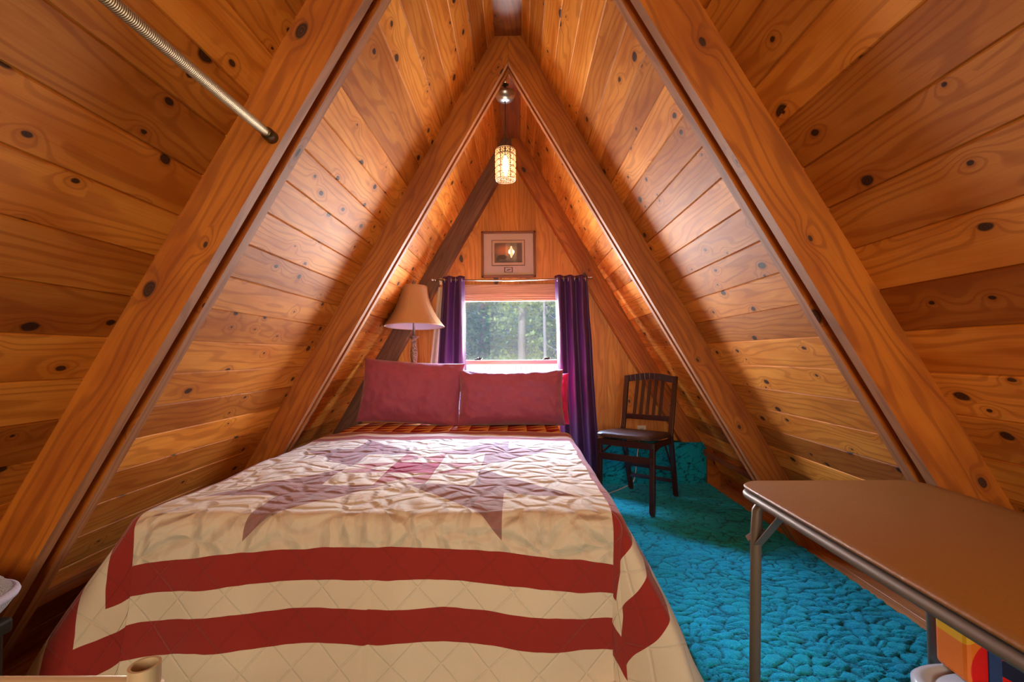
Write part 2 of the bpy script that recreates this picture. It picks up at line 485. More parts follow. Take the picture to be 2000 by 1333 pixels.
# ------------------------------------------------------------------ window
WN = thing('window_1', 'wood framed window with forest view between purple curtains', None, (0, Y_BACK, 0)); struct(WN)
def wp(mb, name, mat, parent=WN, **kw):
    mb.v = [(p[0], p[1] - Y_BACK, p[2]) for p in mb.v] if parent is WN else mb.v
    return mb.build(name, mat, parent, **kw)
def uvbox(mb):
    for k, f in enumerate(mb.f):
        P = [Vector(mb.v[i]) for i in f]
        ext = [max(p[a] for p in P) - min(p[a] for p in P) for a in range(3)]
        ax = sorted(range(3), key=lambda a: -ext[a])[:2]
        mb.uv[k] = [(p[ax[0]] + k * .37, p[ax[1]] + k * .11) for p in P]
    return mb
cas = MB()
cas.box(((WX0 + WX1) / 2, Y_BACK - .010, WZ1 + .030), (WX1 - WX0 + .14, .020, .088))
cas.box((WX0 - .035, Y_BACK - .010, (WZ0 + WZ1) / 2 - .02), (.07, .020, WZ1 - WZ0 + .03))
cas.box((WX1 + .035, Y_BACK - .010, (WZ0 + WZ1) / 2 - .02), (.07, .020, WZ1 - WZ0 + .03))
wp(uvbox(cas), 'casing', M_TRIMW, bevel=.003)
sill = MB().box(((WX0 + WX1) / 2, Y_BACK - .02, WZ0 - .012), (WX1 - WX0 + .12, .09, .024))
wp(uvbox(sill), 'window_sill', M_TRIMW, bevel=.003)
fr = MB(); yy = Y_BACK + .03
for (c, d) in (((-.015, yy, WZ1 - .018), (WX1 - WX0, .05, .036)), ((WX0 + .018, yy, (WZ0 + WZ1) / 2), (.036, .05, WZ1 - WZ0)),
               ((WX1 - .018, yy, (WZ0 + WZ1) / 2), (.036, .05, WZ1 - WZ0)), ((-.015, yy, WZ0 + .015), (WX1 - WX0, .05, .03)),
               ((-.015, yy - .006, WZ1 - .050), (WX1 - WX0 - .06, .03, .022))):
    fr.box(c, d)
wp(uvbox(fr), 'window_frame', M_TRIMW, bevel=.003)
hm = MB()
for zz_, yy_, hh_ in ((1.5155, -.004, .006), (1.500, .004, .010), (1.486, .008, .005)):
    hm.box((-.015, Y_BACK + yy_, zz_), (WX1 - WX0 - .005, .012, hh_))
wp(uvbox(hm), 'header_moulding', plain('pale moulding wood', (.80, .50, .28), .45, var=.05), bevel=.001)
rail = MB().box((-.015, Y_BACK + .03, .972), (WX1 - WX0 - .07, .045, .034))
rl = wp(uvbox(rail), 'meeting_rail', M_TRIMW, bevel=.003)
M_LATCH = plain('dark bronze latch', (.03, .02, .015), .4, 1.0)
for lx in (-.285, .27):
    lt = MB().box((lx, -.004, .994), (.05, .02, .010)).bar((lx - .01, -.012, 1.003), (lx + .035, -.018, 1.004), .008, .008).sphere((lx, -.008, 1.001), .010)
    lt.build('sash_latch', M_LATCH, WN)
tg = NT('window glass'); tg.set(Base_Color=(.95, 1, 1), Roughness=.0, Transmission_Weight=0.0)
tb = tg.n('ShaderNodeBsdfTransparent'); tgl = tg.n('ShaderNodeBsdfGlossy'); tgl.inputs['Roughness'].default_value = .02
mx = tg.n('ShaderNodeMixShader'); mx.inputs[0].default_value = .003
tg.put(mx.inputs[1], tb.outputs[0]); tg.put(mx.inputs[2], tgl.outputs[0]); tg.put(tg.out.inputs[0], mx.outputs[0])
gl = MB().box((-.015, .040, 1.245), (WX1 - WX0 - .07, .004, .51)).build('pane', tg.m, WN)
gl = MB().box((-.015, .040, .84), (WX1 - WX0 - .07, .004, .22)).build('pane', tg.m, WN)
# insect screen: fine pale mesh, mostly open
ts = NT('insect screen'); ts.set(Base_Color=(.34, .46, .50), Roughness=.8)
tb = ts.n('ShaderNodeBsdfTransparent'); tb2 = ts.n('ShaderNodeBsdfTranslucent'); tb2.inputs[0].default_value = (.6, .68, .74, 1)
m1 = ts.n('ShaderNodeMixShader'); m1.inputs[0].default_value = .5
ts.put(m1.inputs[1], ts.b.outputs[0]); ts.put(m1.inputs[2], tb2.outputs[0])
m2 = ts.n('ShaderNodeMixShader'); m2.inputs[0].default_value = .075
ts.put(m2.inputs[1], tb.outputs[0]); ts.put(m2.inputs[2], ts.b.outputs[0]); ts.put(ts.out.inputs[0], m2.outputs[0])
MB().box((-.015, .075, 1.11), (WX1 - WX0 - .05, .0015, .80)).build('insect_screen', ts.m, WN)
# front window, unseen behind the viewer, added to carry the fill light
WF = thing('added_window', 'added window for fill light in the gable wall behind the viewer', None, (0, Y_FRONT, 0)); struct(WF)
f2 = MB()
for (c, d) in (((.1, .0, 2.0), (1.5, .06, .06)), ((.1, 0, .8), (1.5, .06, .06)), ((-.6, 0, 1.4), (.06, .06, 1.2)), ((.8, 0, 1.4), (.06, .06, 1.2)), ((.1, 0, 1.4), (.04, .05, 1.2))):
    f2.box(c, d)
uvbox(f2).build('window_frame', M_TRIMW, WF)
MB().box((.1, -.05, 1.4), (1.4, .004, 1.2)).build('pane', tg.m, WF)

# ------------------------------------------------------------------ outside: roof and trees
tr = NT('pale shingles'); o_ = tr.obj(); X, Y, Z = tr.sep(o_)
br = tr.n('ShaderNodeTexBrick'); tr.put(br.inputs['Vector'], tr.xyz(X, Y)); br.inputs['Scale'].default_value = 4.0
br.inputs['Color1'].default_value = (.92, .92, .94, 1); br.inputs['Color2'].default_value = (.82, .82, .86, 1); br.inputs['Mortar'].default_value = (.34, .34, .40, 1)
br.inputs['Mortar Size'].default_value = .012; br.inputs['Brick Width'].default_value = .7; br.inputs['Row Height'].default_value = .45
tr.set(Base_Color=br.outputs[0], Roughness=.9)
mb = MB().box((0, 7.4, .74), (9, 3.9, .08), Matrix.Rotation(math.radians(3.2), 3, 'X'))
mb.box((0, 10.3, .66), (9, 2.2, .08), Matrix.Rotation(math.radians(-12), 3, 'X'))
mb.box((0, 7.9, -.9), (8.6, 4.5, 3.2))
tag(mb.build('neighbouring_roof', tr.m), 'pale sunlit shingle roof below the window outside', 'roof')
mb = MB(); 
g = NT('forest ground'); g.set(Base_Color=g.mix(g.noise(g.obj(), .6, 4), (.05, .09, .03), (.16, .15, .08)), Roughness=1)
vs = []; fs = []; n = 40
for j in range(n + 1):
    for i in range(n + 1):
        x = -30 + 60 * i / n; y = 4.4 + 60 * j / n
        vs.append((x, y, -2.6 + .35 * noise.noise((x * .2, y * .2, 0)) + .06 * max(0, y - 14)))
fs = [(j * (n + 1) + i, j * (n + 1) + i + 1, (j + 1) * (n + 1) + i + 1, (j + 1) * (n + 1) + i) for j in range(n) for i in range(n)]
mb.add(vs, fs)
go = mb.build('ground', g.m, smooth=True); struct(go, 'forest floor outside')
def leafmat(name, a, b):
    t = NT(name); t.set(Base_Color=t.mix(t.attr('tone'), a, b), Roughness=.6); t.put(t.b.inputs['Transmission Weight'], 0.0)
    tl = t.n('ShaderNodeBsdfTranslucent'); t.put(tl.inputs[0], t.mix(t.attr('tone'), a, b))
    m_ = t.n('ShaderNodeMixShader'); m_.inputs[0].default_value = .35; t.put(m_.inputs[1], t.b.outputs[0]); t.put(m_.inputs[2], tl.outputs[0])
    t.put(t.out.inputs[0], m_.outputs[0]); return t.m
LEAF = [leafmat('dark fir needles', (.12, .26, .17), (.30, .50, .30)), leafmat('bright leaves', (.24, .42, .12), (.55, .70, .30)), leafmat('blue green needles', (.16, .32, .30), (.36, .54, .48))]
M_BARK = plain('grey bark', (.30, .28, .27), .9, bumpy=.8, bscale=14)
M_DEAD = plain('bleached dead wood', (.30, .30, .33), .8, bumpy=.6, bscale=14)
def tree(kind, x, y, h, z0, label, seed):
    rnd = random.Random(seed); t = thing('fir_tree' if kind != 1 else 'broadleaf_tree', label, 'tree', (x, y, z0), 0, 'forest trees beyond the roof')
    tm = MB(); tm.tube([(0, 0, 0), (.05, .02, h * .5), (0, 0, h)], [.16, .10, .02], 8)
    tm.build('trunk', M_BARK, t, smooth=True)
    lf = MB()
    def leaf(p, s):
        a = Vector((rnd.gauss(0, 1), rnd.gauss(0, 1), rnd.gauss(0, .6))).normalized(); b = a.cross(Vector((rnd.random(), rnd.random(), rnd.random() + .1))).normalized()
        lf.quad([p - a * s, p + b * s * .5, p + a * s, p - b * s * .5], [(0, 0)] * 4, rnd.random())
    if kind == 1:
        blobs = [(Vector((rnd.uniform(-.65, .65), rnd.uniform(-.65, .65), h * (.10 + .85 * rnd.random()))), .25 + .3 * rnd.random()) for _ in range(80)]
        for c, r in blobs:
            for _ in range(55):
                leaf(c + Vector((rnd.gauss(0, .5), rnd.gauss(0, .5), rnd.gauss(0, .4))) * r, .07)
    else:
        z = h * .08
        while z < h * .98:
            R_ = min(1.1, (1 - z / h) * 2 + .1)
            for k in range(7):
                an = rnd.random() * 2 * PI; dr = .3 + .1 * rnd.random()
                for q in range(15):
                    s = (q + rnd.random()) / 15; rr = R_ * s
                    sp = .16 * (1 - s * .4)
                    leaf(Vector((math.cos(an) * rr + rnd.gauss(0, sp), math.sin(an) * rr + rnd.gauss(0, sp), z - rr * dr + rnd.gauss(0, .08))), .085)
            z += h * .017
    lf.build('foliage', LEAF[kind], t)
    return t
spots = []
_r = random.Random(3)
for row, (y, n) in enumerate(((12.2, 3), (14.7, 4), (17.2, 5), (19.7, 4), (22.2, 5), (24.7, 4))):
    for k in range(n):
        spots.append(([2, 1, 0, 1, 2, 0, 1][(row * 2 + k * 3) % 7], (k - (n - 1) / 2) * 2.45 + .1, y, 9.0 + row * .6))
for i, (k, x, y, h) in enumerate(spots):
    tree(k, x, y, h, -2.5, ['dark green fir tree in the forest outside the window', 'bright leafy tree in the forest outside the window', 'blue green fir tree in the forest outside the window'][k], 40 + i)
for o in list(C.objects):
    if o.get('category') == 'tree':
        o['group'] = {'dark': 'dark fir trees outside', 'brig': 'leafy trees outside', 'blue': 'blue green fir trees outside'}[o['label'][:4]]
for (x, y, lb, br_) in ((.62, 10.5, 'tall bare pale trunk right of centre in the window view', 3), (1.22, 10.4, 'bare dead tree with curved branches at the right of the window view', 9)):
    mb = MB().tube([(x, y, -2.6), (x + .03, y, 0), (x, y, 3), (x + .02, y, 6)], [.045, .038, .03, .012], 8)
    rnd = random.Random(int(x * 100))
    for k in range(br_):
        z = -.2 + k * .33; s = -1 if k % 2 == 0 else 1
        mb.tube([(x, y, z), (x + s * .25, y - .1, z - .05), (x + s * (.4 + .2 * rnd.random()), y - .15, z + .12), (x + s * .62, y - .2, z + .38)], [.018, .014, .009, .003], 6)
    tag(mb.build('bare_tree', M_DEAD, smooth=True), lb, 'tree')

# ------------------------------------------------------------------ bed
BX, A = -.405, .73           # centre x, half width
BY0, BY1 = 1.50, 3.40
TOP = .53
bed = thing('bed', 'double bed under a star quilt in the middle of the attic room', 'bed', (BX, (BY0 + BY1) / 2, 0))
M_MATT = plain('cream mattress ticking', (.62, .56, .46), .9, bumpy=.3)
mb = MB().loft([(A - .04, .93, .27), (A - .02, .94, .30), (A - .02, .94, TOP - .05), (A - .045, .915, TOP - .02)], n=64, e=14)
mb.build('mattress', M_MATT, bed, auto=40)
MB().box((0, 0, .175), (1.38, 1.84, .17)).build('box_spring', M_MATT, bed, bevel=.02)
M_FRAME = plain('dark steel bed frame', (.04, .035, .03), .4, .8)
MB().box((0, .92, .08), (1.36, .03, .03)).box((0, -.86, .08), (1.36, .03, .03)).box((-.66, 0, .08), (.03, 1.8, .03)).box((.66, 0, .08), (.03, 1.8, .03)).build('bed_frame', M_FRAME, bed)
for sx in (-.62, .62):
    for sy in (-.84, .9):
        MB().bar((sx, sy, .0235), (sx, sy, .08), .03, .03).build('leg', M_FRAME, bed)

def quilt_mat():
    t = NT('star quilt'); u, v, _ = t.sep(t.uv())
    a = t.M('ABSOLUTE', u); b = t.M('ABSOLUTE', v)
    mxx = t.M('MAXIMUM', a, b); mn = t.M('MINIMUM', a, b)
    cream = (.70, .61, .48); red = (.30, .028, .022); mauve = (.33, .17, .165); rose = (.44, .16, .16); mag = (.36, .006, .06)
    star = t.mul(t.lt(mxx, t.add(.255, t.mul(mn, .98))), t.lt(mn, .395))
    blk = t.lt(mxx, .285)
    cen = t.lt(mxx, .098)
    cell = t.mul(t.mul(t.lt(mn, .098), t.gt(mxx, .098)), blk)
    hour = t.mul(cell, t.gt(mn, t.M('ABSOLUTE', t.sub(mxx, .1915))))
    wob = t.mul(t.sub(t.noise(t.xyz(u, v), 6, 2), .5), .02)
    d = t.add(t.M('MAXIMUM', t.sub(a, .735), t.sub(b, .675)), wob)
    r1 = t.mul(t.gt(d, 0), t.lt(d, .09)); r2 = t.mul(t.gt(d, .168), t.lt(d, .262))
    c = t.mix(star, cream, mauve)
    c = t.mix(blk, c, cream)
    c = t.mix(hour, c, rose); c = t.mix(cen, c, mag)
    c = t.mix(t.M('MAXIMUM', r1, r2), c, red)
    # quilting stitches: leafy loops in the field, zig-zag in the borders
    wv = t.n('ShaderNodeTexNoise'); t.put(wv.inputs['Vector'], t.xyz(u, v)); wv.inputs['Scale'].default_value = 4; wv.inputs['Detail'].default_value = 1
    dd = t.n('ShaderNodeVectorMath', operation='MULTIPLY_ADD'); t.put(dd.inputs[0], wv.outputs['Color']); dd.inputs[1].default_value = (.16, .16, 0)
    t.put(dd.inputs[2], t.xyz(u, v))
    ed = t.vor(dd.outputs[0], 10.5, 'DISTANCE_TO_EDGE')['Distance']
    ed2 = t.vor(dd.outputs[0], 21, 'DISTANCE_TO_EDGE')['Distance']
    puff = t.add(t.ss(ed, 0, .30), t.mul(t.ss(ed2, 0, .25), .14))
    zz = t.M('ABSOLUTE', t.sub(t.M('FRACT', t.mul(t.add(u, v), 7.0)), .5)); zz2 = t.M('ABSOLUTE', t.sub(t.M('FRACT', t.mul(t.sub(u, v), 7.0)), .5))
    bord = t.M('MINIMUM', t.ss(zz, 0, .05), t.ss(zz2, 0, .05))
    inb = t.gt(d, 0)
    h = t.add(t.mul(puff, t.sub(1, inb)), t.mul(t.add(.7, t.mul(bord, .15)), inb))
    weave = t.noise(t.xyz(t.mul(u, 60), t.mul(v, 60)), 8, 2)
    c = t.mix(t.mul(t.ss(h, .25, 0), .30), c, t.mix(1.0, c, (.55, .45, .42), 'MULTIPLY'))
    c = t.mix(t.mul(weave, .18), c, (.75, .68, .55), 'MULTIPLY')
    t.set(Base_Color=c, Roughness=.88, Specular_IOR_Level=.15)
    t.put(t.b.inputs['Sheen Weight'], .25)
    t.bump(t.add(h, t.mul(weave, .08)), .9, .015)
    return t.m
M_QUILT = quilt_mat()
QY = 2.02                      # y of the quilt centre
def drape(u, v):
    """flat quilt coordinate -> place on and around the bed"""
    x = BX + u; y = QY + v + .060 * max(0, 1 - (u / .78) ** 2) * min(1, max(0, -v / .5)) - .012 * min(1, max(0, -v / .5))
    ox = max(abs(u) - A, 0); oy = max(BY0 - y, 0)
    sx = 1 if u > 0 else -1
    r = .045
    bumpz = .010 * noise.noise((u * 3.2, v * 3.2, 1)) + .006 * noise.noise((u * 9, v * 9, 5))
    if ox == 0 and oy == 0:
        e = min(A - abs(u), y - BY0)
        z = TOP + bumpz + .012 * min(1, e / .25) 
        return Vector((x, y, z))
    o = math.hypot(ox, oy); ph = math.atan2(oy, ox)    # 0 = side, pi/2 = foot
    kf = ph / (PI / 2)
    side_fl = math.radians(22 if sx > 0 else 17); foot_fl = math.radians(9)
    if sx > 0: foot_fl = math.radians(9 - 8 * min(1, max(0, (abs(u) - .35) / .38)))
    fl = side_fl * (1 - kf) + foot_fl * kf
    fl0 = foot_fl
    if sx > 0:
        q = min(1, max(0, (.62 - kf) / .22)); q = q * q * (3 - 2 * q)
        fl = (fl0 if ph > 1.5 else math.radians(1)) * (1 - q) + math.radians(27) * q
    else:
        fl = math.radians(24) * (1 - kf) + math.radians(11) * kf + math.radians(13) * math.sin(ph * 2) ** 2
    # folds
    s_along = (v if ph < .3 else u) 
    fl += math.radians(3.0) * noise.noise((u * 3.5, v * 3.5, 8)) * min(1, o / .2)
    # arc then straight
    if o < r * (PI / 2 - fl):
        th = o / r; hor = r * math.sin(th); dz = r * (1 - math.cos(th))
    else:
        th = PI / 2 - fl; hor = r * math.sin(th) + (o - r * th) * math.sin(fl); dz = r * (1 - math.cos(th)) + (o - r * th) * math.cos(fl)
    zz = TOP - dz
    if zz < .036:
        ex = (.036 - zz); zz = .036 + .005 * noise.noise((u * 8, v * 8, 2)); hor += ex * .8
    ang = ph
    cx = BX + sx * min(abs(u), A); cy = max(y, BY0)
    if sx > 0 and 0 < ph < PI / 2: ang = ph
    nx = math.cos(ang) * sx; ny = -math.sin(ang)
    ripple = .014 * math.sin(u * 13 + 1.0) * kf * min(1, o / .3) + .012 * math.sin(v * 15) * (1 - kf) * min(1, o / .3)
    hor = max(hor + ripple, 0)
    return Vector((cx + nx * hor, cy + ny * hor, zz + bumpz * max(0, 1 - o / .1)))
def quilt():
    U0, U1, V0, V1 = -1.22, 1.29, -1.10, .955
    nu, nv = 300, 260; vs = []; uvs = []
    for j in range(nv + 1):
        for i in range(nu + 1):
            u = U0 + (U1 - U0) * i / nu; v = V0 + (V1 - V0) * j / nv
            rr = .56; du = (u - (U1 - rr)) / rr; dv = ((V0 + rr) - v) / rr
            if du > 0 and dv > 0:
                k = max(du, dv) / math.hypot(du, dv); u = (U1 - rr) + du * k * rr; v = (V0 + rr) - dv * k * rr
            vs.append(drape(u, v + .010 * math.sin(u * 5) * (1 if v > .9 else 0))); uvs.append((u, v))
    fs = [(j * (nu + 1) + i, j * (nu + 1) + i + 1, (j + 1) * (nu + 1) + i + 1, (j + 1) * (nu + 1) + i) for j in range(nv) for i in range(nu)]
    mb = MB(); mb.v = [tuple(p) for p in vs]; mb.f = fs; mb.uv = [[uvs[i] for i in f] for f in fs]; mb.t = [1] * len(fs)
    o = mb.build('star_quilt', M_QUILT, smooth=True)
    md = o.modifiers.new('solid', 'SOLIDIFY'); md.thickness = .010; md.offset = 1
    tag(o, 'cream patchwork quilt with mauve star and red border stripes draped over the bed', 'quilt')
quilt()
# under-blanket with triangles
def tri_mat():
    t = NT('triangle patchwork'); u, v, _ = t.sep(t.uv())
    s = 1 / .125
    fu = t.M('FRACT', t.mul(u, s)); fv = t.M('FRACT', t.mul(v, 1 / .105))
    tri = t.gt(fv, fu)
    row = t.lt(v, .075)
    plainb = t.lt(v, .0)
    c = t.mix(tri, (.64, .33, .11), (.24, .009, .012))
    c = t.mix(plainb, c, (.60, .23, .05))
    t.set(Base_Color=c, Roughness=.85, Specular_IOR_Level=.15)
    t.bump(t.add(t.ss(t.M('ABSOLUTE', t.sub(fu, .5)), .5, .4), t.ss(t.M('ABSOLUTE', t.sub(fv, .5)), .5, .4)), .5, .005)
    return t.m
mb = MB(); nu, nv = 90, 24; vs = []; uvs = []
for j in range(nv + 1):
    for i in range(nu + 1):
        u = -.80 + 1.60 * i / nu; v = -.06 + .48 * j / nv
        x = BX + u; y = 2.98 + v; o = max(0, abs(u) - .70)
        z = TOP + .006 + .006 * noise.noise((u * 4, v * 4, 4)) - o * o * 9 + .008 * min(1, max(0, v) / .1)
        vs.append((x if o == 0 else BX + math.copysign(.70 + o * .5, u), y, z)); uvs.append((u, v))
mb.v = vs; mb.f = [(j * (nu + 1) + i, j * (nu + 1) + i + 1, (j + 1) * (nu + 1) + i + 1, (j + 1) * (nu + 1) + i) for j in range(nv) for i in range(nu)]
mb.uv = [[uvs[i] for i in f] for f in mb.f]; mb.t = [1] * len(mb.f)
tag(mb.build('triangle_blanket', tri_mat(), smooth=True, solid=.006), 'orange and red triangle patchwork blanket showing below the pillows', 'blanket')

# ------------------------------------------------------------------ pillows
def fabric(name, col, rough=.8, bscale=24, strength=.35, sheen=.3, var=.15):
    t = NT(name); o = t.obj(); n1 = t.noise(o, bscale, 4, .6, 1.2); n2 = t.noise(o, 600, 1)
    x, y, z = t.sep(o)
    st = t.noise(t.xyz(t.mul(x, 18), t.mul(y, 18), t.mul(z, 5)), 1, 3, .6, .6)
    c = t.mix(n1, tuple(k * (1 - var) for k in col), tuple(k * (1 + var) for k in col))
    t.set(Base_Color=c, Roughness=rough, Specular_IOR_Level=.3); t.put(t.b.inputs['Sheen Weight'], sheen)
    t.bump(t.add(t.add(n1, st), t.mul(n2, .08)), strength, .006)
    return t.m
M_PILLOW = fabric('dusty rose pillowcase', (.35, .075, .145), .62, strength=.6)
M_PINK = fabric('hot pink pillowcase', (.75, .012, .12), .7)
def pillow(name, mat, label, w, h, th, loc, rot, seed, ex=2.6, sag=.0):
    nu, nv = 64, 44; mb = MB(); vs = []; fs = []
    for s in (1, -1):
        for j in range(nv + 1):
            for i in range(nu + 1):
                a = -1 + 2 * i / nu; b = -1 + 2 * j / nv
                # cluster towards the rims
                a = math.sin(a * PI / 2); b = math.sin(b * PI / 2)
                ed = max(0, (1 - abs(a) ** ex)) ** .5 * max(0, (1 - abs(b) ** ex)) ** .5
                X = a * w / 2 * (1 - .05 * (1 - b * b) ); Z = b * h / 2 * (1 - .055 * (1 - a * a))
                wr = .016 * noise.noise((a * 3 + seed, b * 3, s * 2)) + .010 * noise.noise((a * 8 + b * 3 + seed, b * 4 - a * 2, s * 3)) + .005 * noise.noise((a * 22 + b * 9 + seed, b * 6, s * 3))
                cr = .008 * math.sin(14 * math.atan2(b - math.copysign(1, b), a - math.copysign(1, a))) * (abs(a) ** 3) * (abs(b) ** 2)
                Yt = s * (th / 2 * ed + (wr + cr) * min(1, ed * 2))
                Z -= sag * (1 - a * a) * (1 if b > 0 else 0) * b
                vs.append((X, Yt, Z))
        base = (0 if s == 1 else (nu + 1) * (nv + 1))
        for j in range(nv):
            for i in range(nu):
                q = (base + j * (nu + 1) + i, base + j * (nu + 1) + i + 1, base + (j + 1) * (nu + 1) + i + 1, base + (j + 1) * (nu + 1) + i)
                fs.append(q[::-1] if s == 1 else q)
    mb.add(vs, fs)
    o = mb.build(name, mat, smooth=True); o.location = loc; o.rotation_euler = rot
    return tag(o, label, 'pillow')
pillow('pillow', M_PILLOW, 'rose pink pillow standing upright at the left of the bed head', .735, .455, .20, (-.718, 3.345, .770), (math.radians(-12), math.radians(3.5), math.radians(-2)), 1)
pillow('pillow', M_PILLOW, 'plump rose pink pillow at the right of the bed head below the window', .75, .40, .27, (-.008, 3.325, .730), (math.radians(-14), math.radians(0), math.radians(2)), 5, ex=4.2)
pillow('pillow', M_PINK, 'hot pink pillow tucked behind the right rose pillow', .40, .38, .14, (.22, 3.54, .70), (math.radians(-6), 0, 0), 9)

# ------------------------------------------------------------------ folding chair
M_CHAIR = plain('dark mahogany stain', (.035, .010, .010), .28, bscale=8, var=.3)
M_SEAT = plain('dark brown vinyl', (.055, .028, .024), .38, bumpy=.5, bscale=160)
ch = thing('folding_chair', 'dark mahogany slat back folding chair with brown vinyl seat by the window wall', 'chair', (.868, 2.96, 0))
fv = Vector((-.58, -.815, 0)); rv = Vector((.815, -.58, 0))
def CP(r, b, z): return rv * r - fv * b + Vector((0, 0, z))    # r to chair side, b backwards from the front leg
CW = .36
for r in (0, -CW):
    MB().bar(CP(r, 0, .012), CP(r, .02, .445), .034, .028, rv).build('leg', M_CHAIR, ch, bevel=.004)
    bk = MB()
    bk.bar(CP(r * .92 - .01, .50, .012), CP(r * .96, .37, .45), .034, .026, rv)
    bk.bar(CP(r * .96, .37, .44), CP(r, .50, .845), .034, .024, rv)
    bk.build('back_post', M_CHAIR, ch, bevel=.004)
st = MB()
st.loft([(.165, .19, 0), (.195, .205, .006), (.198, .208, .022), (.185, .198, .036), (.12, .13, .042), (.02, .02, .043)], n=40, e=7)
Rm = Matrix((rv, -fv, Vector((0, 0, 1)))).transposed() @ Matrix.Rotation(math.radians(-4), 3, 'X')
st.v = [tuple(Rm @ Vector(p) + CP(-CW / 2, .17, .448)) for p in st.v]
st.build('seat', M_SEAT, ch, auto=50)
ap = MB()
ap.bar(CP(.005, .0, .43), CP(-CW - .005, .0, .43), .040, .022, (0, 0, 1))
ap.bar(CP(0, .0, .43), CP(0, .36, .41), .036, .02, (0, 0, 1)); ap.bar(CP(-CW, .0, .43), CP(-CW, .36, .41), .036, .02, (0, 0, 1))
ap.build('seat_frame', M_CHAIR, ch, bevel=.003)
MB().bar(CP(0, .004, .335), CP(-CW, .004, .335), .042, .018, (0, 0, 1)).build('stretcher', M_CHAIR, ch, bevel=.003)
for z in (.20, .115):
    b_ = .5 - .13 * z / .45
    MB().bar(CP(-.01, b_, z), CP(-CW * .93, b_, z), .026, .016, (0, 0, 1)).build('stretcher', M_CHAIR, ch, bevel=.003)
for r in (-.02, -CW + .02):
    MB().bar(CP(r, .02, .36), CP(r, .30, .41), .014, .006, (0, 0, 1)).bar(CP(r, .30, .41), CP(r, .42, .25), .014, .006, (0, 0, 1)).build('folding_brace', M_CHAIR, ch)
def postx(z): return .37 + .13 * (z - .44) / .405
tp = MB()
for k in range(10):
    a, b = k / 10, (k + 1) / 10
    za = .822 + .022 * math.sin(PI * a); zb = .822 + .022 * math.sin(PI * b)
    tp.bar(CP(-CW * a, postx(.83), za), CP(-CW * b - .002, postx(.83), zb), .048, .020, (0, 0, 1))
tp.build('top_rail', M_CHAIR, ch, bevel=.002)
MB().bar(CP(0, postx(.56), .555), CP(-CW * .96, postx(.56), .555), .036, .018, (0, 0, 1)).build('lower_rail', M_CHAIR, ch, bevel=.003)
for k in range(5):
    r = -CW * (.24 + .13 * k)
    MB().bar(CP(r, postx(.56), .56), CP(r, postx(.82), .815), .024, .010, rv).build('slat', M_CHAIR, ch, bevel=.002)
# soft shoes of the legs
for q in (CP(0, 0, .006), CP(-CW, 0, .006), CP(-.01, .503, .006), CP(-CW * .92 - .01, .503, .006)):
    MB().box((q.x, q.y, .007), (.026, .026, .012)).build('foot_pad', plain('black foot pad', (.01, .01, .01), .7), ch)
ch.location.z = .0235

# ------------------------------------------------------------------ card table
tb_ = thing('folding_table', 'narrow folding table with brown vinyl top and grey tubular legs at right', 'table', (.826, .775, 0))
M_TOP = plain('tan vinyl table top', (.26, .105, .016), .5, bumpy=.25, bscale=220, var=.08)
M_TUBE = plain('grey bronze steel tube', (.17, .13, .105), .5, .3, var=.06)
HX, HY = .230, .445
def rrect(hx, hy, r, z, n=8):
    P = []
    for cx, cy, a0 in ((hx - r, hy - r, 0), (-hx + r, hy - r, 90), (-hx + r, -hy + r, 180), (hx - r, -hy + r, 270)):
        for k in range(n + 1):
            a = math.radians(a0 + 90 * k / n); P.append((cx + r * math.cos(a), cy + r * math.sin(a), z))
    return P
def slab(mb, hx, hy, r, z0, z1, ins=.003):
    rings = [rrect(hx - ins, hy - ins, r, z0), rrect(hx, hy, r, z0 + ins), rrect(hx, hy, r, z1 - ins), rrect(hx - ins, hy - ins, r, z1)]
    n = len(rings[0]); vs = sum(rings, []); fs = []
    for i in range(3):
        for k in range(n):
            l = (k + 1) % n; fs.append((i * n + k, i * n + l, (i + 1) * n + l, (i + 1) * n + k))
    fs.append(tuple(range(n))[::-1]); fs.append(tuple(3 * n + k for k in range(n)))
    mb.add(vs, fs); return mb
slab(MB(), HX, HY, .055, .697, .706).build('tabletop', M_TOP, tb_, auto=60)
slab(MB(), HX - .006, HY - .006, .05, .690, .699, .002).build('shadow_groove', plain('groove shadow black', (.012, .010, .009), .7), tb_, auto=60)  # black slab painted in for the shadow between top and tube
ring = rrect(HX - .006, HY - .006, .052, .684, 10)
mb = MB(); mb.tube(ring, .0095, 12, closed=True)
mb.build('apron_tube', M_TUBE, tb_, smooth=True)
for sx, sy in ((-1, 1), (1, 1), (-1, -1), (1, -1)):
    mb = MB()
    x0, y0 = sx * (HX - .022), sy * (HY - .055)
    mb.tube([(x0 - sx * .05, y0 - sy * .0, .680), (x0 - sx * .022, y0, .672), (x0 - sx * .004, y0, .648), (x0, y0, .60), (x0 + sx * .012, y0 + sy * .01, .05)], .0125, 14)
    lg = mb.build('leg', M_TUBE, tb_, smooth=True)
    MB().lathe([(.0145, .0235), (.016, .028), (.016, .052), (.0135, .058)], (x0 + sx * .012, y0 + sy * .01, 0), 14, cap=True).build('rubber_foot', plain('grey rubber foot', (.08, .07, .06), .8), lg, smooth=True)
    mb = MB().bar((x0, y0, .56), (x0 - sx * .004, y0 - sy * .12, .68), .020, .003, (1, 0, 0))
    mb.bar((x0 - sx * .02, y0 + sy * .004, .60), (x0 - sx * -.01, y0 + sy * .018, .57), .016, .016)
    mb.build('leg_brace', M_TUBE, lg, bevel=.001)

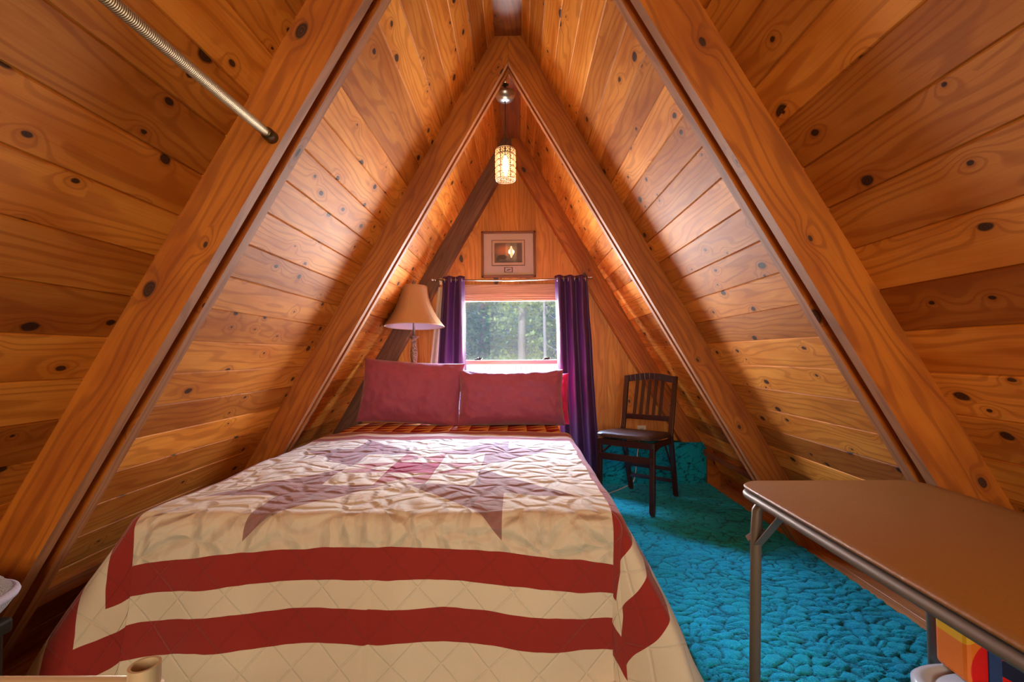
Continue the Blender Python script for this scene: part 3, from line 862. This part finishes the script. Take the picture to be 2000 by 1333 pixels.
# ------------------------------------------------------------------ storage tub and bag under the table
tub = thing('storage_tub', 'pale plastic lidded storage tub on the floor under the folding table', 'storage tub', (1.10, .968, 0))
M_TUB = plain('milky white plastic', (.55, .60, .68), .22, var=.04)
MB().loft([(.15, .13, .024), (.155, .135, .034), (.172, .152, .285), (.172, .152, .29)], n=56, e=5).build('tub_body', M_TUB, tub, smooth=True)
MB().loft([(.182, .164, .272), (.190, .172, .276), (.191, .173, .296), (.184, .166, .304), (.172, .154, .305), (.164, .146, .296), (.156, .138, .296), (.150, .132, .304), (.05, .05, .305)], n=64, e=4.2).build('lid', M_TUB, tub, smooth=True)
bag = thing('tote_bag', 'colourful orange and red patterned bag with navy strap standing on the tub', 'bag', (1.012, 1.055, .306), math.radians(-2))
def bag_mat():
    t = NT('bag print'); x, y, z = t.sep(t.obj())
    c = t.mix(t.gt(z, t.add(.085, t.mul(x, .35))), (.70, .17, .010), (.72, .40, .010))
    c = t.mix(t.gt(z, .128), c, (.10, .38, .55))
    dx = t.sub(x, .082); dz = t.sub(z, .030)
    r = t.M('SQRT', t.add(t.mul(dx, dx), t.mul(dz, dz)))
    c = t.mix(t.lt(r, .074), c, (.62, .006, .006))
    band = t.mul(t.gt(z, t.sub(.062, t.mul(x, .55))), t.lt(z, t.sub(.062, t.mul(t.sub(x, .14), .4))))
    band = t.mul(band, t.gt(x, .055)); band = t.mul(band, t.lt(z, .055))
    c = t.mix(band, c, (.006, .012, .05))
    te = t.mul(t.gt(x, .135), t.mul(t.lt(z, t.add(.012, t.mul(t.sub(x, .135), .4))), t.gt(z, t.sub(.012, t.mul(t.sub(x, .135), .15)))))
    c = t.mix(te, c, (.02, .36, .38))
    t.set(Base_Color=c, Roughness=.4); return t.m
mb = MB().box((.125, .042, .12), (.25, .084, .236))
mb.build('bag_body', bag_mat(), bag, bevel=.010)
tsn = NT('navy webbing'); tsn.set(Base_Color=tsn.mix(tsn.noise(tsn.obj(), 300, 2), (.006, .025, .12), (.015, .06, .22)), Roughness=.8)
for sx in (.056, .200):
    MB().box((sx, -.0015, .12), (.026, .004, .230)).build('strap', tsn.m, bag)
MB().tube([(.056, .0, .232), (.06, .01, .262), (.128, .02, .275), (.196, .01, .262), (.2, 0, .232)], .006, 8).build('handle', tsn.m, bag, smooth=True)

# ------------------------------------------------------------------ curtains
M_CURT = NT('purple satin curtain'); t = M_CURT; n1 = t.noise(t.obj(), 500, 1)
t.set(Base_Color=t.mix(n1, (.058, .018, .088), (.085, .028, .125)), Roughness=.42, Specular_IOR_Level=.4); t.put(t.b.inputs['Sheen Weight'], .12); t.put(t.b.inputs['Sheen Tint'], (.6, .3, .9))
t.bump(n1, .15, .002)
_tl = t.n('ShaderNodeBsdfTranslucent'); _tl.inputs[0].default_value = (.10, .02, .14, 1)
_mx = t.n('ShaderNodeMixShader'); _mx.inputs[0].default_value = .04
t.put(_mx.inputs[1], t.b.outputs[0]); t.put(_mx.inputs[2], _tl.outputs[0]); t.put(t.out.inputs[0], _mx.outputs[0])
M_CURT = t.m
M_NICKEL = plain('brushed nickel', (.62, .58, .55), .28, 1.0, var=.05)
YR, ZR = 3.675, 1.622
rod = thing('curtain_rod', 'thin nickel curtain rod above the window holding purple curtains', 'curtain rod', (0, YR, ZR))
MB().tube([(-.60, 0, .004), (0, 0, -.008), (.59, 0, .012)], .0065, 12).build('rod', M_NICKEL, rod, smooth=True)
for s in (-1, 1):
    x = -.60 if s < 0 else .59; z = .004 if s < 0 else .012
    MB().lathe([(.007, 0), (.011, .004), (.007, .010), (.005, .016), (.010, .022), (.012, .030), (.008, .038), (.001, .042)], (0, 0, 0), 14).build('finial', M_NICKEL, rod, smooth=True)
    f = C.objects[-1]; f.location = (x, 0, z); f.rotation_euler = (0, s * PI / 2, 0)
    MB().bar((x - s * .03, 0, z - .008), (x - s * .03, .066, z - .008), .008, .008).bar((x - s * .03, .062, z - .03), (x - s * .03, .062, z + .02), .018, .004).build('bracket', M_NICKEL, rod)
def curtain(label, xt0, xt1, xb0, xb1, folds, z0, ph):
    ct = thing('curtain', label, 'curtain', ((xt0 + xt1) / 2, YR, ZR), 0)
    cx = (xt0 + xt1) / 2
    nu, nv = folds * 26, 50; vs = []
    for j in range(nv + 1):
        b = j / nv; z = ZR + .030 - (ZR + .030 - z0) * b
        for i in range(nu + 1):
            a = i / nu
            x = (xt0 + (xt1 - xt0) * a) * (1 - b) + (xb0 + (xb1 - xb0) * a) * b
            am = .030 * (1 - .35 * b) ; 
            yq = am * math.sin(2 * PI * folds * a + ph + .5 * math.sin(b * 2.2)) + .006 * noise.noise((a * 5, b * 4, ph))
            vs.append((x - cx + .006 * noise.noise((a * 6, b * 5, ph + 3)), yq, z - ZR))
    mb = MB(); mb.add(vs, [(j * (nu + 1) + i, j * (nu + 1) + i + 1, (j + 1) * (nu + 1) + i + 1, (j + 1) * (nu + 1) + i) for j in range(nv) for i in range(nu)])
    mb.build('curtain_panel', M_CURT, ct, smooth=True, solid=.0015)
    for k in range(folds * 2):
        a = (k + .5) / (folds * 2); x = xt0 + (xt1 - xt0) * a - cx
        pts = [(x + .004 * (1 if k % 2 else -1), .019 * math.cos(q * 2 * PI / 20), .019 * math.sin(q * 2 * PI / 20)) for q in range(20)]
        MB().tube(pts, .0028, 8, closed=True).build('grommet', M_NICKEL, ct, smooth=True)
    return ct
curtain('deep purple grommet curtain on the left side of the window beside the lamp', -.545, -.375, -.63, -.36, 2, .36, .6)
curtain('deep purple grommet curtain on the right side of the window behind the chair', .335, .590, .375, .675, 3, .06, 2.2)
mb = MB(); nu = 20; vs = []
for j in range(21):
    for i in range(nu + 1):
        a = i / nu; b = j / 20
        vs.append((-.635 + .080 * a + (.045 - .11 * b) * (1), 3.735 + .012 * math.sin(a * 9), 1.575 - 1.0 * b))
mb.add(vs, [(j * (nu + 1) + i, j * (nu + 1) + i + 1, (j + 1) * (nu + 1) + i + 1, (j + 1) * (nu + 1) + i) for j in range(20) for i in range(nu)])
tag(mb.build('curtain_liner', fabric('off white liner', (.62, .52, .42), .85, strength=.2), smooth=True, solid=.003), 'off white hanging liner showing between the lamp and left purple curtain', 'curtain liner')

# ------------------------------------------------------------------ lamp
LX, LY = -.735, 3.507
lamp = thing('floor_lamp', 'carved candlestick lamp with cream bell shade behind the left pillow', 'lamp', (LX, LY, 0))
def carved():
    t = NT('antiqued carved lamp base'); o = t.obj(); n = t.noise(o, 55, 3, .6, 1.5); n2 = t.noise(o, 9, 2)
    t.set(Base_Color=t.mix(t.ss(n, .35, .65), (.12, .05, .04), (.50, .38, .33)), Roughness=.4, Metallic=.2); t.bump(n, .8, .006); return t.m
M_CARV = carved()
prof = [(.085, 0), (.085, .012), (.07, .022), (.05, .035), (.026, .05), (.018, .08), (.015, .16), (.022, .18), (.028, .195), (.020, .21), (.014, .24), (.018, .34), (.022, .42), (.016, .50),
        (.014, .56), (.024, .58), (.024, .60), (.014, .62), (.016, .70), (.020, .76), (.016, .83), (.013, .86), (.021, .88), (.024, .89), (.021, .90), (.014, .915), (.017, .93), (.017, .955),
        (.024, .965), (.026, .972), (.019, .985), (.020, 1.0), (.026, 1.035), (.028, 1.065), (.023, 1.10), (.018, 1.125), (.018, 1.14), (.022, 1.15), (.019, 1.16), (.013, 1.165), (.030, 1.182), (.036, 1.187), (.036, 1.193), (.012, 1.197)]
prof = [(r, z * .985) for r, z in prof]
MB().lathe(prof, n=28, cap=True).build('carved_stem', M_CARV, lamp, smooth=True)
MB().lathe([(.009, 1.17), (.009, 1.30), (.016, 1.305), (.016, 1.34), (.006, 1.345)], n=16, cap=True).build('socket', plain('silver socket', (.6, .58, .55), .3, .8), lamp, smooth=True)
tsd = NT('cream fabric shade'); nz = tsd.noise(tsd.obj(), 220, 2)
tsd.set(Base_Color=tsd.mix(nz, (.62, .38, .19), (.70, .44, .24)), Roughness=.75); tsd.bump(nz, .2, .002)
tl = tsd.n('ShaderNodeBsdfTranslucent'); tl.inputs[0].default_value = (.6, .4, .25, 1); mxs = tsd.n('ShaderNodeMixShader'); mxs.inputs[0].default_value = .3
tsd.put(mxs.inputs[1], tsd.b.outputs[0]); tsd.put(mxs.inputs[2], tl.outputs[0]); tsd.put(tsd.out.inputs[0], mxs.outputs[0])
sp = []
for i in range(25):
    q = i / 24; r = .098 + .124 * q ** 1.9
    sp.append((r, 1.545 - .295 * q))
nS = 48; mb = MB(); mb.lathe(sp, n=nS)
sh = mb.build('lamp_shade', tsd.m, lamp, smooth=True, solid=.003)
sh.location = (0, 0, 0); _tilt = math.radians(3.2)
def _tl_shade(o):
    for v_ in o.data.vertices:
        y_, z_ = v_.co.y, v_.co.z - 1.53
        v_.co.y = y_ * math.cos(_tilt) - z_ * math.sin(_tilt); v_.co.z = y_ * -math.sin(_tilt) + z_ * math.cos(_tilt) + 1.53
_tl_shade(sh)
ln = MB().lathe([(r_ - .005, z_) for r_, z_ in sp], n=nS).build('shade_lining', plain('white shade lining', (.78, .76, .80), .8, var=.03), sh, smooth=True); _tl_shade(ln)
M_PIPE = plain('shade piping', (.66, .46, .27), .7)
for rr_, zz_ in ((.098, 1.545), (.222, 1.25)):
    MB().tube([(rr_ * math.cos(k * 2 * PI / 48), rr_ * math.sin(k * 2 * PI / 48), zz_) for k in range(48)], .0035, 6, closed=True).build('piping', M_PIPE, sh, smooth=True); _tl_shade(C.objects[-1])
for k in range(6):
    a = math.radians(-95 + 60 * k)
    MB().tube([((r + .002) * math.cos(a), (r + .002) * math.sin(a), z) for r, z in sp], .0016, 6).build('seam', M_PIPE, sh, smooth=True); _tl_shade(C.objects[-1])
MB().tube([(-.1, 0, 1.535), (0, 0, 1.53), (.1, 0, 1.535)], .002, 6).tube([(0, -.1, 1.535), (0, 0, 1.53), (0, .1, 1.535)], .002, 6).tube([(0, 0, 1.33), (.05, 0, 1.38), (.05, 0, 1.47), (0, 0, 1.53)], .002, 6).tube([(0, 0, 1.33), (-.05, 0, 1.38), (-.05, 0, 1.47), (0, 0, 1.53)], .002, 6).build('harp', M_NICKEL, lamp)
fn = MB().lathe([(.006, 1.53), (.014, 1.545), (.018, 1.553), (.010, 1.562), (.014, 1.572), (.010, 1.588), (.002, 1.602)], n=14)
for a in range(5):
    q = a * 2 * PI / 5; fn.tube([(0, 0, 1.56), (.014 * math.cos(q), .014 * math.sin(q), 1.578), (.020 * math.cos(q), .020 * math.sin(q), 1.592)], [.005, .004, .001], 6)
fn.build('finial', M_CARV, lamp, smooth=True)
lb = MB().sphere((0, 0, 1.385), .028, 14, 10, (1, 1, 1)); 
lb.v = [(p[0], p[1], p[2]) for p in lb.v]
lb.build('bulb', plain('unlit frosted bulb', (.8, .8, .78), .3), lamp, smooth=True)

# ------------------------------------------------------------------ pendant
PX, PY = -.022, 2.69
pen = thing('pendant_lamp', 'small crystal basket pendant lamp hanging from the ridge on a dark cord', 'pendant lamp', (PX, PY, 0))
M_CHROME = plain('brushed gunmetal canopy', (.36, .36, .39), .30, 1.0, var=.03)
MB().lathe([(.006, 2.50), (.030, 2.503), (.048, 2.515), (.057, 2.535), (.058, 2.552), (.052, 2.556), (.020, 2.56), (.008, 2.565), (.008, 2.775)], n=36).build('canopy', M_CHROME, pen, smooth=True)
MB().lathe([(.022, 2.60), (.028, 2.615), (.024, 2.65), (.010, 2.66)], n=20).build('mounting_cup', plain('brass mounting cup', (.6, .45, .28), .3, .9), pen, smooth=True)
MB().tube([(0, 0, 2.505), (.001, 0, 2.4), (0, 0, 2.235)], .0028, 8).build('cord', plain('black cord', (.012, .01, .01), .6), pen, smooth=True)
MB().lathe([(.003, 2.24), (.012, 2.235), (.014, 2.20), (.012, 2.195)], n=16, cap=True).build('lamp_holder', plain('black holder', (.02, .02, .02), .4), pen, smooth=True)
te_ = NT('glowing filament bulb'); te_.put(te_.b.inputs['Emission Color'], (1.0, .62, .28, 1)); te_.put(te_.b.inputs['Emission Strength'], 16.0)
MB().sphere((0, 0, 2.125), .017, 14, 10, (1, 1, 3.6)).build('bulb', te_.m, pen, smooth=True)
tc = NT('clear crystal'); tc.set(Base_Color=(1, .93, .84), Roughness=.05, IOR=1.5); tc.put(tc.b.inputs['Transmission Weight'], .75)
tcl = tc.n('ShaderNodeBsdfTranslucent'); tcl.inputs[0].default_value = (1.0, .86, .68, 1)
tcm = tc.n('ShaderNodeMixShader'); tcm.inputs[0].default_value = .55
tc.put(tcm.inputs[1], tc.b.outputs[0]); tc.put(tcm.inputs[2], tcl.outputs[0]); tc.put(tc.out.inputs[0], tcm.outputs[0])
M_WIRE = plain('bronze wire ring', (.30, .22, .15), .35, .9)
RZ = [2.218, 2.182, 2.146, 2.110, 2.074, 2.040]; RR = .056
for z in RZ:
    MB().tube([(RR * math.cos(k * 2 * PI / 36), RR * math.sin(k * 2 * PI / 36), z) for k in range(36)], .0018, 6, closed=True).build('wire_ring', M_WIRE, pen, smooth=True)
mb = MB()
for k in range(12):
    a = k * 2 * PI / 12
    mb.tube([(RR * math.cos(a), RR * math.sin(a), RZ[0]), (RR * math.cos(a), RR * math.sin(a), RZ[-1])], .0012, 5)
for a in range(4):
    q = a * PI / 4; mb.tube([(RR * math.cos(q), RR * math.sin(q), RZ[-1]), (-RR * math.cos(q), -RR * math.sin(q), RZ[-1])], .0012, 5)
for a in range(3):
    q = a * 2 * PI / 3; mb.tube([(RR * math.cos(q), RR * math.sin(q), RZ[0]), (.01 * math.cos(q), .01 * math.sin(q), 2.236)], .0012, 5)
mb.build('wire_cage', M_WIRE, pen)
mb = MB()
for j in range(5):
    zc = (RZ[j] + RZ[j + 1]) / 2
    for k in range(12):
        a = (k + .5) * 2 * PI / 12; c = Vector((RR * math.cos(a), RR * math.sin(a), zc)); tt = Vector((-math.sin(a), math.cos(a), 0)); nn = Vector((math.cos(a), math.sin(a), 0)); up = Vector((0, 0, 1))
        for ddx, ddz, rr2 in ((-.0065, .007, .0052), (.0065, .007, .0052), (-.0065, -.007, .0052), (.0065, -.007, .0052), (0, 0, .004)):
            cc = c + tt * ddx + up * ddz
            mb.add([cc + tt * rr2, cc + up * rr2 * 1.3, cc - tt * rr2, cc - up * rr2 * 1.3, cc + nn * rr2, cc - nn * rr2],
                   [(0, 1, 4), (1, 2, 4), (2, 3, 4), (3, 0, 4), (1, 0, 5), (2, 1, 5), (3, 2, 5), (0, 3, 5)])
mb.build('crystal_shade', tc.m, pen)
add_light('pendant_glow', 'POINT', (PX, PY, 2.125), None, 8, (1.0, .58, .24), shadow_soft_size=.03)

# ------------------------------------------------------------------ framed print
pic = thing('framed_picture', 'framed wildlife print in a brown wooden frame above the window', 'picture', (-.030, 3.846, 1.856), 0)
pic.rotation_euler = (0, math.radians(-.2), 0)
M_PF = wood('picture frame wood', (.28, .085, .03), (.20, .055, .02), (.10, .025, .01), knots=0, rough=.3)
W2, H2 = .222, .190
mb = MB()
for a, b, c_, d_, yy in ((W2, H2, .020, 0, -.011), (W2 - .007, H2 - .007, .006, 0, -.014)):
    for s in (-1, 1):
        mb.box((0, yy, s * (b - c_ / 2)), (2 * a, .022, c_)); mb.box((s * (a - c_ / 2), yy, 0), (c_, .022, 2 * b))
uvbox(mb).build('frame', M_PF, pic, bevel=.002)
MB().box((0, -.008, 0), (2 * W2 - .03, .003, 2 * H2 - .03)).build('mat_board', plain('cream mat board', (.62, .50, .42), .8, var=.03), pic)
MB().box((-.002, -.0105, .012), (.272, .002, .212)).build('mat_bevel', plain('dark mat bevel', (.06, .03, .02), .7), pic)
MB().box((-.002, -.012, .012), (.262, .002, .202)).build('inner_mat', plain('tan inner mat', (.62, .44, .30), .8, var=.03), pic)
tp_ = NT('sunset print'); x, y, z = tp_.sep(tp_.obj())
dx = tp_.add(x, .035); dz = tp_.sub(z, .03); r = tp_.M('SQRT', tp_.add(tp_.mul(dx, dx), tp_.mul(dz, tp_.mul(dz, 2.2))))
c = tp_.mix(tp_.ss(r, .10, .01), (.13, .085, .075), (.62, .22, .085))
e1 = tp_.add(tp_.M('POWER', tp_.M('DIVIDE', tp_.add(x, .052), .042), 2.0), tp_.M('POWER', tp_.M('DIVIDE', tp_.add(z, .024), .019), 2.0))
e2 = tp_.add(tp_.M('POWER', tp_.M('DIVIDE', tp_.add(x, .088), .014), 2.0), tp_.M('POWER', tp_.M('DIVIDE', tp_.add(z, .040), .016), 2.0))
nzp = tp_.mul(tp_.noise(tp_.obj(), 90, 2), .8)
c = tp_.mix(tp_.lt(tp_.M('MINIMUM', e1, e2), tp_.add(.55, nzp)), c, (.05, .030, .022))
c = tp_.mix(tp_.ss(z, -.050, -.066), c, (.08, .06, .04))
tp_.set(Base_Color=c, Roughness=.5)
MB().box((-.002, -.0135, .012), (.226, .002, .162)).build('print', tp_.m, pic)
MB().box((-.002, -.0105, -.128), (.070, .002, .044)).build('badge_mat', plain('badge surround', (.14, .05, .035), .6), pic)
tq = NT('small bird badge'); x, y, z = tq.sep(tq.obj())
bird = tq.lt(tq.add(tq.M('POWER', tq.M('DIVIDE', x, .018), 2.0), tq.M('POWER', tq.M('DIVIDE', tq.sub(z, tq.add(-.128, tq.mul(x, .25))), .005), 2.0)), 1.0)
tq.set(Base_Color=tq.mix(bird, (.52, .46, .44), (.10, .07, .07)), Roughness=.5)
MB().box((-.002, -.012, -.128), (.054, .002, .034)).build('badge', tq.m, pic)
tgp = NT('picture glass'); tb = tgp.n('ShaderNodeBsdfTransparent'); tgl = tgp.n('ShaderNodeBsdfGlossy'); tgl.inputs['Roughness'].default_value = .01
mx = tgp.n('ShaderNodeMixShader'); mx.inputs[0].default_value = .07
tgp.put(mx.inputs[1], tb.outputs[0]); tgp.put(mx.inputs[2], tgl.outputs[0]); tgp.put(tgp.out.inputs[0], mx.outputs[0])
MB().box((0, -.018, 0), (2 * W2 - .04, .002, 2 * H2 - .04)).build('glass', tgp.m, pic)

# ------------------------------------------------------------------ outlet and cord
ol = thing('wall_outlet', 'cream wall outlet on the boards behind the folding chair', 'outlet', (1.037, Y_BACK, .395))
M_IV = plain('ivory plastic', (.66, .58, .46), .4, var=.03)
MB().box((0, -.003, 0), (.070, .006, .115)).build('cover_plate', M_IV, ol, bevel=.002)
for s in (-.024, .024):
    so = MB().box((0, -.007, s), (.034, .004, .028)).build('socket', plain('outlet socket face', (.5, .43, .33), .4), ol, bevel=.002)
    MB().box((-.007, -.0095, s), (.003, .002, .010)).box((.007, -.0095, s), (.003, .002, .010)).build('slot', M_LATCH, so)
cdx = MB().box((1.037, 3.828, .371), (.026, .03, .024))
def smooth_path(P, n=8):
    out = []
    P = [Vector(p) for p in P]
    for i in range(len(P) - 1):
        p0 = P[max(i - 1, 0)]; p1 = P[i]; p2 = P[i + 1]; p3 = P[min(i + 2, len(P) - 1)]
        for k in range(n):
            t = k / n
            out.append(.5 * ((2 * p1) + (-p0 + p2) * t + (2 * p0 - 5 * p1 + 4 * p2 - p3) * t * t + (-p0 + 3 * p1 - 3 * p2 + p3) * t ** 3))
    return out + [P[-1]]
cdx.tube(smooth_path([(1.037, 3.81, .371), (1.0, 3.77, .36), (.96, 3.70, .22), (.93, 3.68, .06), (.84, 3.60, .027), (.70, 3.45, .027), (.56, 3.30, .027), (.42, 3.18, .027)]), .0035, 8)
tag(cdx.build('power_cord', M_IV, smooth=True), 'white power cord from the outlet across the teal carpet to the bed', 'power cord')

# ------------------------------------------------------------------ brass rod at the upper left
M_BRASS = NT('twisted brass rod'); t = M_BRASS; x, y, z = t.sep(t.obj())
tw = t.M('SINE', t.add(t.mul(y, 1500), t.mul(t.M('ARCTAN2', z, x), 1.0)))
t.set(Base_Color=t.mix(t.ss(tw, -.5, .6), (.18, .10, .035), (.42, .30, .15)), Metallic=.7, Roughness=.6); t.bump(tw, .35, .002); M_BRASS = t.m
r_ = thing('clothes_rod', 'twisted brass clothes rod running to the nearest left rafter', 'rod', (-.612, 1.240, 1.618))
MB().tube([(0, -.014, 0), (.0, -.55, -.012), (.004, -1.17, -.026)], .0118, 16).build('rod', M_BRASS, r_, smooth=True)
M_DB = plain('dull bronze cap', (.10, .075, .035), .35, .8)
for yy, zz in ((0, 0), (-1.175, -.026)):
    s = 1 if yy == 0 else -1
    q = MB().lathe([(.0165, -.001), (.0165, .024), (.0145, .034), (.0125, .036)], n=24, cap=True).build('end_cap', M_DB, r_, smooth=True)
    q.location = (0 if yy == 0 else .004, yy - (.0 if s > 0 else 0), zz); q.rotation_euler = (s * PI / 2, 0, 0)

# ------------------------------------------------------------------ cream rail in the foreground
rl = thing('metal_rail', 'cream tubular metal rail with open ended post in the near left corner', 'rail', (-.375, .53, 0))
M_CR = plain('cream enamel steel', (.52, .40, .25), .32, .3, var=.05)
M_PLUG = plain('wooden plug', (.13, .07, .04), .8)
for k, xx in enumerate((0, -.62)):
    ps = MB().lathe([(.0155, .024), (.0155, .650), (.0185, .652), (.0185, .664), (.0155, .666), (.0155, .688), (.0125, .688), (.0125, .672)], (xx, 0, 0), 24).build('post', M_CR, rl, smooth=False, auto=40)
    MB().lathe([(.0125, .660), (.0125, .676)], (xx, 0, 0), 20, cap=True).build('plug', M_PLUG, ps)
    MB().lathe([(.02, .0235), (.02, .04), (.016, .042)], (xx, 0, 0), 20, cap=True).build('foot', M_PLUG, ps)
MB().tube([(-.015, 0, .664), (-.605, 0, .662)], .010, 16).build('top_bar', M_CR, rl, smooth=True)
MB().tube([(-.015, 0, .30), (-.605, 0, .30)], .008, 16).build('lower_bar', M_CR, rl, smooth=True)

# ------------------------------------------------------------------ dark chest with grey fleece at the left edge
cht = thing('storage_chest', 'black storage chest at the left edge under the sloping boards', 'chest', (-1.275, .97, 0))
M_BLK = plain('black chest', (.010, .009, .009), .6)
MB().box((0, 0, .205), (.20, .30, .36)).build('body', M_BLK, cht, bevel=.01)
MB().box((0, 0, .40), (.23, .31, .035)).build('lid', M_BLK, cht, bevel=.008)
def fleece():
    t = NT('grey fleece'); o = t.obj(); n = t.noise(o, 300, 2); n2 = t.noise(o, 40, 3)
    x, y, z = t.sep(o)
    t.set(Base_Color=t.mix(n2, (.20, .175, .165), (.30, .27, .255)), Roughness=.95); t.put(t.b.inputs['Sheen Weight'], .8); t.bump(n, .9, .008); return t.m
mb = MB(); mb.sphere((0, 0, 0), 1.0, 40, 24)
mb.v = [tuple(Vector((math.copysign(abs(p[0]) ** .75, p[0]) * .12, math.copysign(abs(p[1]) ** .75, p[1]) * .16, math.copysign(abs(p[2]) ** .8, p[2]) * .056)) * (1 + .05 * noise.noise((p[0] * 3, p[1] * 3, p[2] * 3)))) for p in mb.v]
o = mb.build('fleece_cushion', fleece(), smooth=True); o.location = (-1.24, .985, .480); tag(o, 'grey fleece cushion with pale edge resting on the black chest', 'cushion')
mb = MB().tube([(.122 * math.copysign(abs(math.cos(q)) ** .75, math.cos(q)), .162 * math.copysign(abs(math.sin(q)) ** .75, math.sin(q)), .004) for q in [k * 2 * PI / 60 for k in range(60)]], .010, 8, closed=True)
mb.build('trim_piping', plain('pale lilac trim', (.45, .42, .52), .9, bumpy=.5, bscale=200), o, smooth=True)
